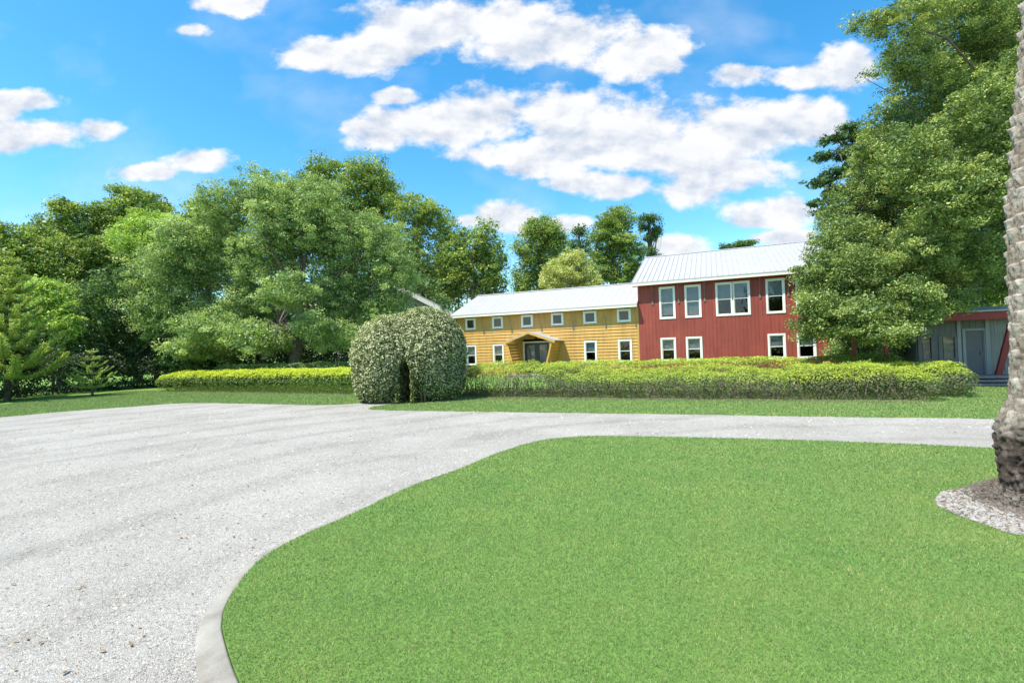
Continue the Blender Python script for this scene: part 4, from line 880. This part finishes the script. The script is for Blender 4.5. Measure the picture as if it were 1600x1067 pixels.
# ---- great live oak on the right
ok_l = [(1292,470,46,48,-1),(1300,400,46,50,-1),(1330,330,50,52,-1),(1365,262,46,48,-1),(1400,200,48,44,-1),(1330,500,60,38,-2),(1400,490,70,45,-2),(1390,420,80,66,-1),(1430,330,90,80,0),(1480,240,80,80,0),
        (1470,430,80,66,1),(1540,350,90,90,1),(1560,240,90,90,1),(1540,130,90,80,0),(1460,140,66,54,-1),(1420,90,44,30,-2),(1500,40,70,50,-1),(1600,60,90,80,0),(1640,200,90,100,1),(1650,340,90,90,1),(1500,-40,90,60,0),(1620,-60,110,80,1),(1560,440,46,24,2),
        (1290,500,46,34,-5),(1350,490,56,38,-5.5),(1415,470,56,50,-5.5),(1385,520,50,20,-6),(1455,490,26,22,-5.5),(1268,440,30,40,-4),(1340,430,60,50,-4.5),(1330,370,46,44,-3),(1400,400,60,50,-3.5),(1460,360,60,50,-3),(1420,280,60,50,-3),(1500,290,60,60,-3),(1520,400,50,40,-3),(1480,430,50,30,-3.5),(1375,225,40,40,-2),(1480,310,60,55,-6.5),(1430,240,50,50,-6),(1545,300,60,60,-6.5),(1530,190,60,60,-6),(1600,260,60,60,-6.5),(1540,400,50,34,-5.5),(1620,120,70,60,-5),(1440,390,50,40,-5.5),(1300,430,34,40,-4.5),(1275,480,30,34,-5),(1262,520,22,18,-4),(1480,470,40,16,-5),(1700,440,80,60,1)]
OKT = tree('live_oak', 'huge live oak with hanging moss overhanging the red house and grey shed', 1517, 22, ok_l, M_oak, .55, 9500, 105, .33, .085, (1500,400), mains=12, twigs=160, asp=.5, hollow=.5, dr=.95,
     moss=[(1482,215,-5,2.4,.07,34),(1478,225,-5,1.4,.12,18)]+[(px, py, dz, ln, .10, 22) for px, py, dz, ln in [(1440,430,-3,1.1),(1455,470,-3,1.0),(1490,420,-3,1.3),(1500,440,-3,1.2),(1520,430,-3,1.0),(1360,500,-3,.8),(1420,480,-3,.8),(1380,520,-4,.8),(1560,400,-3,1.0),(1540,140,-5,.9),(1555,180,-5,.8),(1330,480,-3,.7),(1468,400,-3,1.2),(1510,480,-2,1.0),(1450,500,-3,.8)]])
# sparse reaching branch at the top
P1, t1, C1, _ = crown_points(lobe_px([(1345,32,26,12),(1375,50,30,14),(1395,25,40,16),(1420,60,34,18),(1440,20,50,24),(1362,118,14,8),(1350,228,16,7),(1385,160,14,10)], 19), 210, 60, .28, .5, .1)
V, F = leaf_quads(P1, .095*rng.uniform(.6, 1.3, len(P1))); br = mesh_np('bough', V, F, M_oak, OKT, tone=t1)
mb = MB(); mb.tube([tuple(at(1560,150,20)), tuple(at(1480,60,19)), tuple(at(1400,35,19)), tuple(at(1330,28,19))], [.05, .04, .025, .01], 6)
for (a_, b2) in (((1440,50),(1400,75)), ((1400,35),(1370,62)), ((1430,45),(1400,8)), ((1470,200),(1340,232)), ((1450,190),(1350,122))): mb.tube([tuple(at(*a_,19)), tuple(at((a_[0]+b2[0])/2, (a_[1]+b2[1])/2-6, 19)), tuple(at(*b2,19))], [.035, .022, .008], 5)
mb.build('branch', M_bark, OKT, smooth=True)
# dark pine behind the oak
PN = tree('pine_tree', 'dark blue green pine whose boughs reach left behind the live oak', 1385, 27, [(1325,200,20,7),(1300,218,24,7),(1330,240,30,10),(1285,245,22,7),(1310,270,34,9),(1280,285,24,7),(1320,300,40,12),(1275,318,20,6),(1300,330,34,8),(1340,215,28,14),(1360,260,40,30),(1365,320,40,40)], M_pine, .3, 620, 70, .3, .14, (1390,180), mains=12, twigs=60, asp=.2, hollow=.1, flat=.5)
tag(tree('sunlit_shrub', 'pale green feathery bush behind the hedge under the live oak', 1340, 19.6, [(1330,530,28,16),(1365,540,24,14),(1310,545,16,12),(1395,545,20,12),(1350,555,50,10)], M_laurel, .05, 240, 55, .26, .085), cat='shrub')
tree('background_tree', 'bright green tree seen above the shed roof behind the live oak', 1560, 32, [(1550,450,30,24),(1575,470,30,24),(1540,478,24,16),(1590,440,40,30),(1450,470,40,30),(1400,470,50,30)], M_broad, .2, 260, 55, .6, .17)

# ---- norfolk pines: whorls of drooping-then-rising fronds
def norfolk(name, label, px, base_y, top_y, Y, rad, tiers, leafn, nb=9, base_rise=.25, fat=.09, group='norfolk pines at the left'):
    b = gnd(px, base_y); sY = Y; b = at(px, base_y, sY); t = at(px, top_y, sY); H_ = t[2]; x, y = t[0], t[1]
    root = empty(name, (x, y, 0), label, 'tree', group); mb = MB(); mb.tube([(x, y, 0), (x, y, H_*.5), (x, y, H_)], [H_*.016+.02, H_*.010+.012, .012], 8); mb.build('trunk', M_bark, root, smooth=True)
    pts = []; tones = []; br_ = MB()
    for k in range(tiers):
        f = (k+.5)/tiers; z = .12*H_*(1-f)+H_*f*.985; R0 = rad*(1-f)**.8+.12; ph_ = k*.37
        for j in range(nb):
            a = ph_+j*2*math.pi/nb+rng.normal(0, .08); l_ = R0*rng.uniform(.85, 1.1); m_ = 7; P_ = []
            for s in range(m_+1):
                u = s/m_; P_.append((x+math.cos(a)*l_*u, y+math.sin(a)*l_*u, z+l_*(base_rise*u*u+.05*u-.10*math.sin(u*3.1))))
            br_.tube(P_, [.012]*m_+[.005], 4, False); P_ = np.array(P_)
            n_ = int(leafn*l_/rad*(.4+.6*l_)); u = rng.uniform(.08, 1, n_)**.8*m_; i = np.minimum(u.astype(int), m_-1); c = P_[i]+(P_[i+1]-P_[i])*(u-i)[:,None]
            lat = rng.normal(0, fat, n_)*(1.15-.7*u/m_)*2; c = c+np.stack([-math.sin(a)*lat, math.cos(a)*lat, np.abs(rng.normal(0, fat*.45, n_))+np.abs(lat)*.3], 1)
            pts.append(c); tones.append(np.clip(rng.normal(.45+.25*u/m_, .16), 0, 1))
    P = np.concatenate(pts); V, F = leaf_quads(P, .13*(.7 if rad < 2 else 1)*rng.uniform(.6, 1.3, len(P)), .1, .3); mesh_np('crown', V, F, M_norf, root, tone=np.concatenate(tones)); br_.build('branches', M_bark, root)
    return root
norfolk('norfolk_pine', 'tall tiered norfolk pine at the left edge of the lawn', 8, 622, 388, 25, 2.7, 14, 760, 9, .36, .085)
norfolk('norfolk_pine', 'young spindly norfolk pine just right of the tall one', 143, 616, 545, 26.5, 1.15, 6, 330, 7, .34, .035)

# ------------------------------------------------------------------ palm in the foreground
def palm():
    bx, by = at(1655, 800, 4.95)[:2]; root = empty('palm_tree', (float(bx), float(by), 0), 'thick rough palm trunk rising from the white pebble bed at right', 'palm')
    nu, nv = 260, 900; Htot = 7.6
    V = np.empty((nv, nu, 3), np.float32); T = np.empty((nv, nu), np.float32); O_ = np.zeros((nv, nu))
    th = np.linspace(0, 2*np.pi, nu, endpoint=False)
    zs = np.linspace(0, Htot, nv)
    ang_n = 13.0
    for i, z in enumerate(zs):
        r = np.interp(z, [0, .15, .45, .8, 1.1, 1.35, 1.9, 2.5, 3.0, 4.0, 5.0, 6.3, 7.6], [.43, .41, .40, .37, .325, .30, .29, .295, .32, .315, .30, .31, .36])
        cx = np.interp(z, [0, 1.2, 2.5, 4, 5.2, 7.6], [0, .0, .03, .20, .35, .55])
        # spiral rows of boots (old leaf bases)
        row = .155
        ph = z/row; sh = (np.floor(ph[None]) if False else np.floor(ph))
        out = np.zeros(nu)
        for off in (0, -1):
            rw = math.floor(ph+.0)+off
            u = th*ang_n/(2*np.pi)+rw*.5+.12*np.sin(rw*2.3+th*2); cell = np.floor(u); fu = u-cell-.5
            h1 = np.sin(cell*12.9898+rw*78.233)*43758.5453; h1 = h1-np.floor(h1); h2 = np.sin(cell*39.3+rw*11.1)*24634.6; h2 = h2-np.floor(h2)
            fv = (ph-rw)-.55*(h1-.5)               # 0..2 along boot
            wdt = np.clip(1-(np.abs(fu)*2)**2.2, 0, 1); prof = np.clip(fv/1.25, 0, 1)**1.3*np.where(fv < 1.25, 1, np.clip(1-(fv-1.25)/.12, 0, 1))
            out = np.maximum(out, wdt*prof*(.2+.8*h2))
        amp = np.interp(z, [0, .7, 1.15, 1.5, 2.3, 2.8, 7.6], [.0, .0, .015, .024, .036, .062, .068])
        V[i,:,0] = th; V[i,:,1] = r+amp*out; V[i,:,2] = z; T[i] = cx; O_[i] = out
    # noise
    TH = V[:,:,0]; RR = V[:,:,1].astype(float); ZZ = V[:,:,2]
    X = np.cos(TH); Yc = np.sin(TH)
    nz_ = np.zeros((nv, nu))
    for i in range(nv):
        z = float(ZZ[i,0]); low = max(0, min(1, (1.15-z)/.35))
        for j in range(nu):
            p = Vector((X[i,j]*2.2, Yc[i,j]*2.2, z*2.6)); a_ = mnoise.noise(p*1.2); c_ = mnoise.noise(p*5.5); 
            v = a_*.012+c_*.012
            if low > 0:
                q = Vector((X[i,j]*1.5, Yc[i,j]*1.5, z*1.3+4)); v += low*(mnoise.noise(q*1.4)*.09+mnoise.noise(q*3.2)*.05+mnoise.noise(p*7)*.035+abs(mnoise.noise(p*3))*-.05+.02)
            else: v += mnoise.noise(Vector((X[i,j]*9, Yc[i,j]*9, z*22)))*.008
            nz_[i,j] = v
    RR = RR+nz_; Z2 = ZZ-np.clip(RR-.3, 0, 1)*0
    W = np.stack([bx+T+X*RR, by+Yc*RR, Z2], 2).reshape(-1, 3)
    ii = np.arange(nv-1)[:,None]*nu; jj = np.arange(nu)[None]; j2 = (jj+1) % nu
    F = np.stack([ii+jj, ii+j2, ii+nu+j2, ii+nu+jj], 2).reshape(-1, 4)
    m, t, b, o = mat_new('palm_bark'); p = geo_pos(t)
    sp = t.nodes.new('ShaderNodeSeparateXYZ'); t.links.new(p, sp.inputs[0])
    n = noise_n(t, 7, 7, .7, p); n2 = noise_n(t, 45, 5, .75, geo_pos(t, (1, 1, 2.2))); n3 = noise_n(t, 2.2, 4, .6, p)
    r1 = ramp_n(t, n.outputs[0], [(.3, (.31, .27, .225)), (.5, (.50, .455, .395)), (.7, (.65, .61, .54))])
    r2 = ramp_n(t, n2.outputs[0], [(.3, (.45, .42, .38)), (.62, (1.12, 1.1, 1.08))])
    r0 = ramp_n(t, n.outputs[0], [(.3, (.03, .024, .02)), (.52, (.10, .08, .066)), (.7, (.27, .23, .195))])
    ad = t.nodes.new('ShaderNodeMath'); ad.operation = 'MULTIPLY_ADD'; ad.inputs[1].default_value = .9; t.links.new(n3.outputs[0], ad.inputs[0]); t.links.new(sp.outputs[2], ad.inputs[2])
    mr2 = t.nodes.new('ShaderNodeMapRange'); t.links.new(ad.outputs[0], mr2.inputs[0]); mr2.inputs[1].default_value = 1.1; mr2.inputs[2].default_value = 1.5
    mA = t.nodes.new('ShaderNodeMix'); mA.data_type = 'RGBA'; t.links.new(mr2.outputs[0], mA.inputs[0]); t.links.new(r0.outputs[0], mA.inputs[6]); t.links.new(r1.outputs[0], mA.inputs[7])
    mB = t.nodes.new('ShaderNodeMix'); mB.data_type = 'RGBA'; mB.blend_type = 'MULTIPLY'; mB.inputs[0].default_value = 1; t.links.new(mA.outputs[2], mB.inputs[6]); t.links.new(r2.outputs[0], mB.inputs[7])
    t.links.new(mB.outputs[2], b.inputs['Base Color']); b.inputs['Roughness'].default_value = .95; b.inputs['Specular IOR Level'].default_value = .15
    t.links.new(bump_n(t, n2.outputs[0], 1, .02), b.inputs['Normal'])
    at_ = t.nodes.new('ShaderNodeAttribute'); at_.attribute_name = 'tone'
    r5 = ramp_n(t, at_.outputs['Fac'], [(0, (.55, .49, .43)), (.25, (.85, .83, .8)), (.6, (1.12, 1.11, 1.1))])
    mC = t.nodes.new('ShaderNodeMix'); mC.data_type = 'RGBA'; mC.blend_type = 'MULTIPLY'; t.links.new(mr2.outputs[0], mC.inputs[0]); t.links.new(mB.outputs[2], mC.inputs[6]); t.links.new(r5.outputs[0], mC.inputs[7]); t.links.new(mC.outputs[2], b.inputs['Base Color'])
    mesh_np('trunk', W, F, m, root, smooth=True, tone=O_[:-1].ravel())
    # matted root fibres spilling over the pebbles
    V = []; F = []; 
    for _ in range(5200):
        a = rng.uniform(0, 6.28); r = .44+abs(rng.normal(0, .12)); x = bx+math.cos(a)*r; y = by+math.sin(a)*r; z = .045+max(0, .16-(r-.46)*.55)*rng.random(); l_ = rng.uniform(.02, .065); b2 = rng.uniform(0, 6.28); w = .0013; i = len(V)
        V += [(x, y, z), (x+math.cos(b2)*l_, y+math.sin(b2)*l_, z+rng.uniform(-.01, .035)), (x+math.cos(b2)*l_+w, y+math.sin(b2)*l_+w, z-.004), (x+w*2, y-w*2, z-.004)]; F.append((i, i+1, i+2, i+3))
    mesh_np('root_fibres', V, F, plain('root_fibre', (.25, .21, .17), .95, .4, 30), root)
    mb = MB(); seg_ = 24; i0 = len(mb.v)
    for k, (rr, zz_) in enumerate([(.40, .20), (.48, .13), (.57, .08), (.68, .038)]):
        for j in range(seg_):
            a = j*2*math.pi/seg_; q = rr*(1+.12*math.sin(a*3+k)+.08*math.sin(a*7)); mb.v.append((bx+math.cos(a)*q, by+math.sin(a)*q, zz_))
    for k in range(3):
        for j in range(seg_): mb.f.append((k*seg_+j, (k+1)*seg_+j, (k+1)*seg_+(j+1) % seg_, k*seg_+(j+1) % seg_))
    mb.build('root_mound', plain('root_mat', (.20, .17, .14), .98, .5, 12, bump=1, bscale=40), root, smooth=True)
palm()
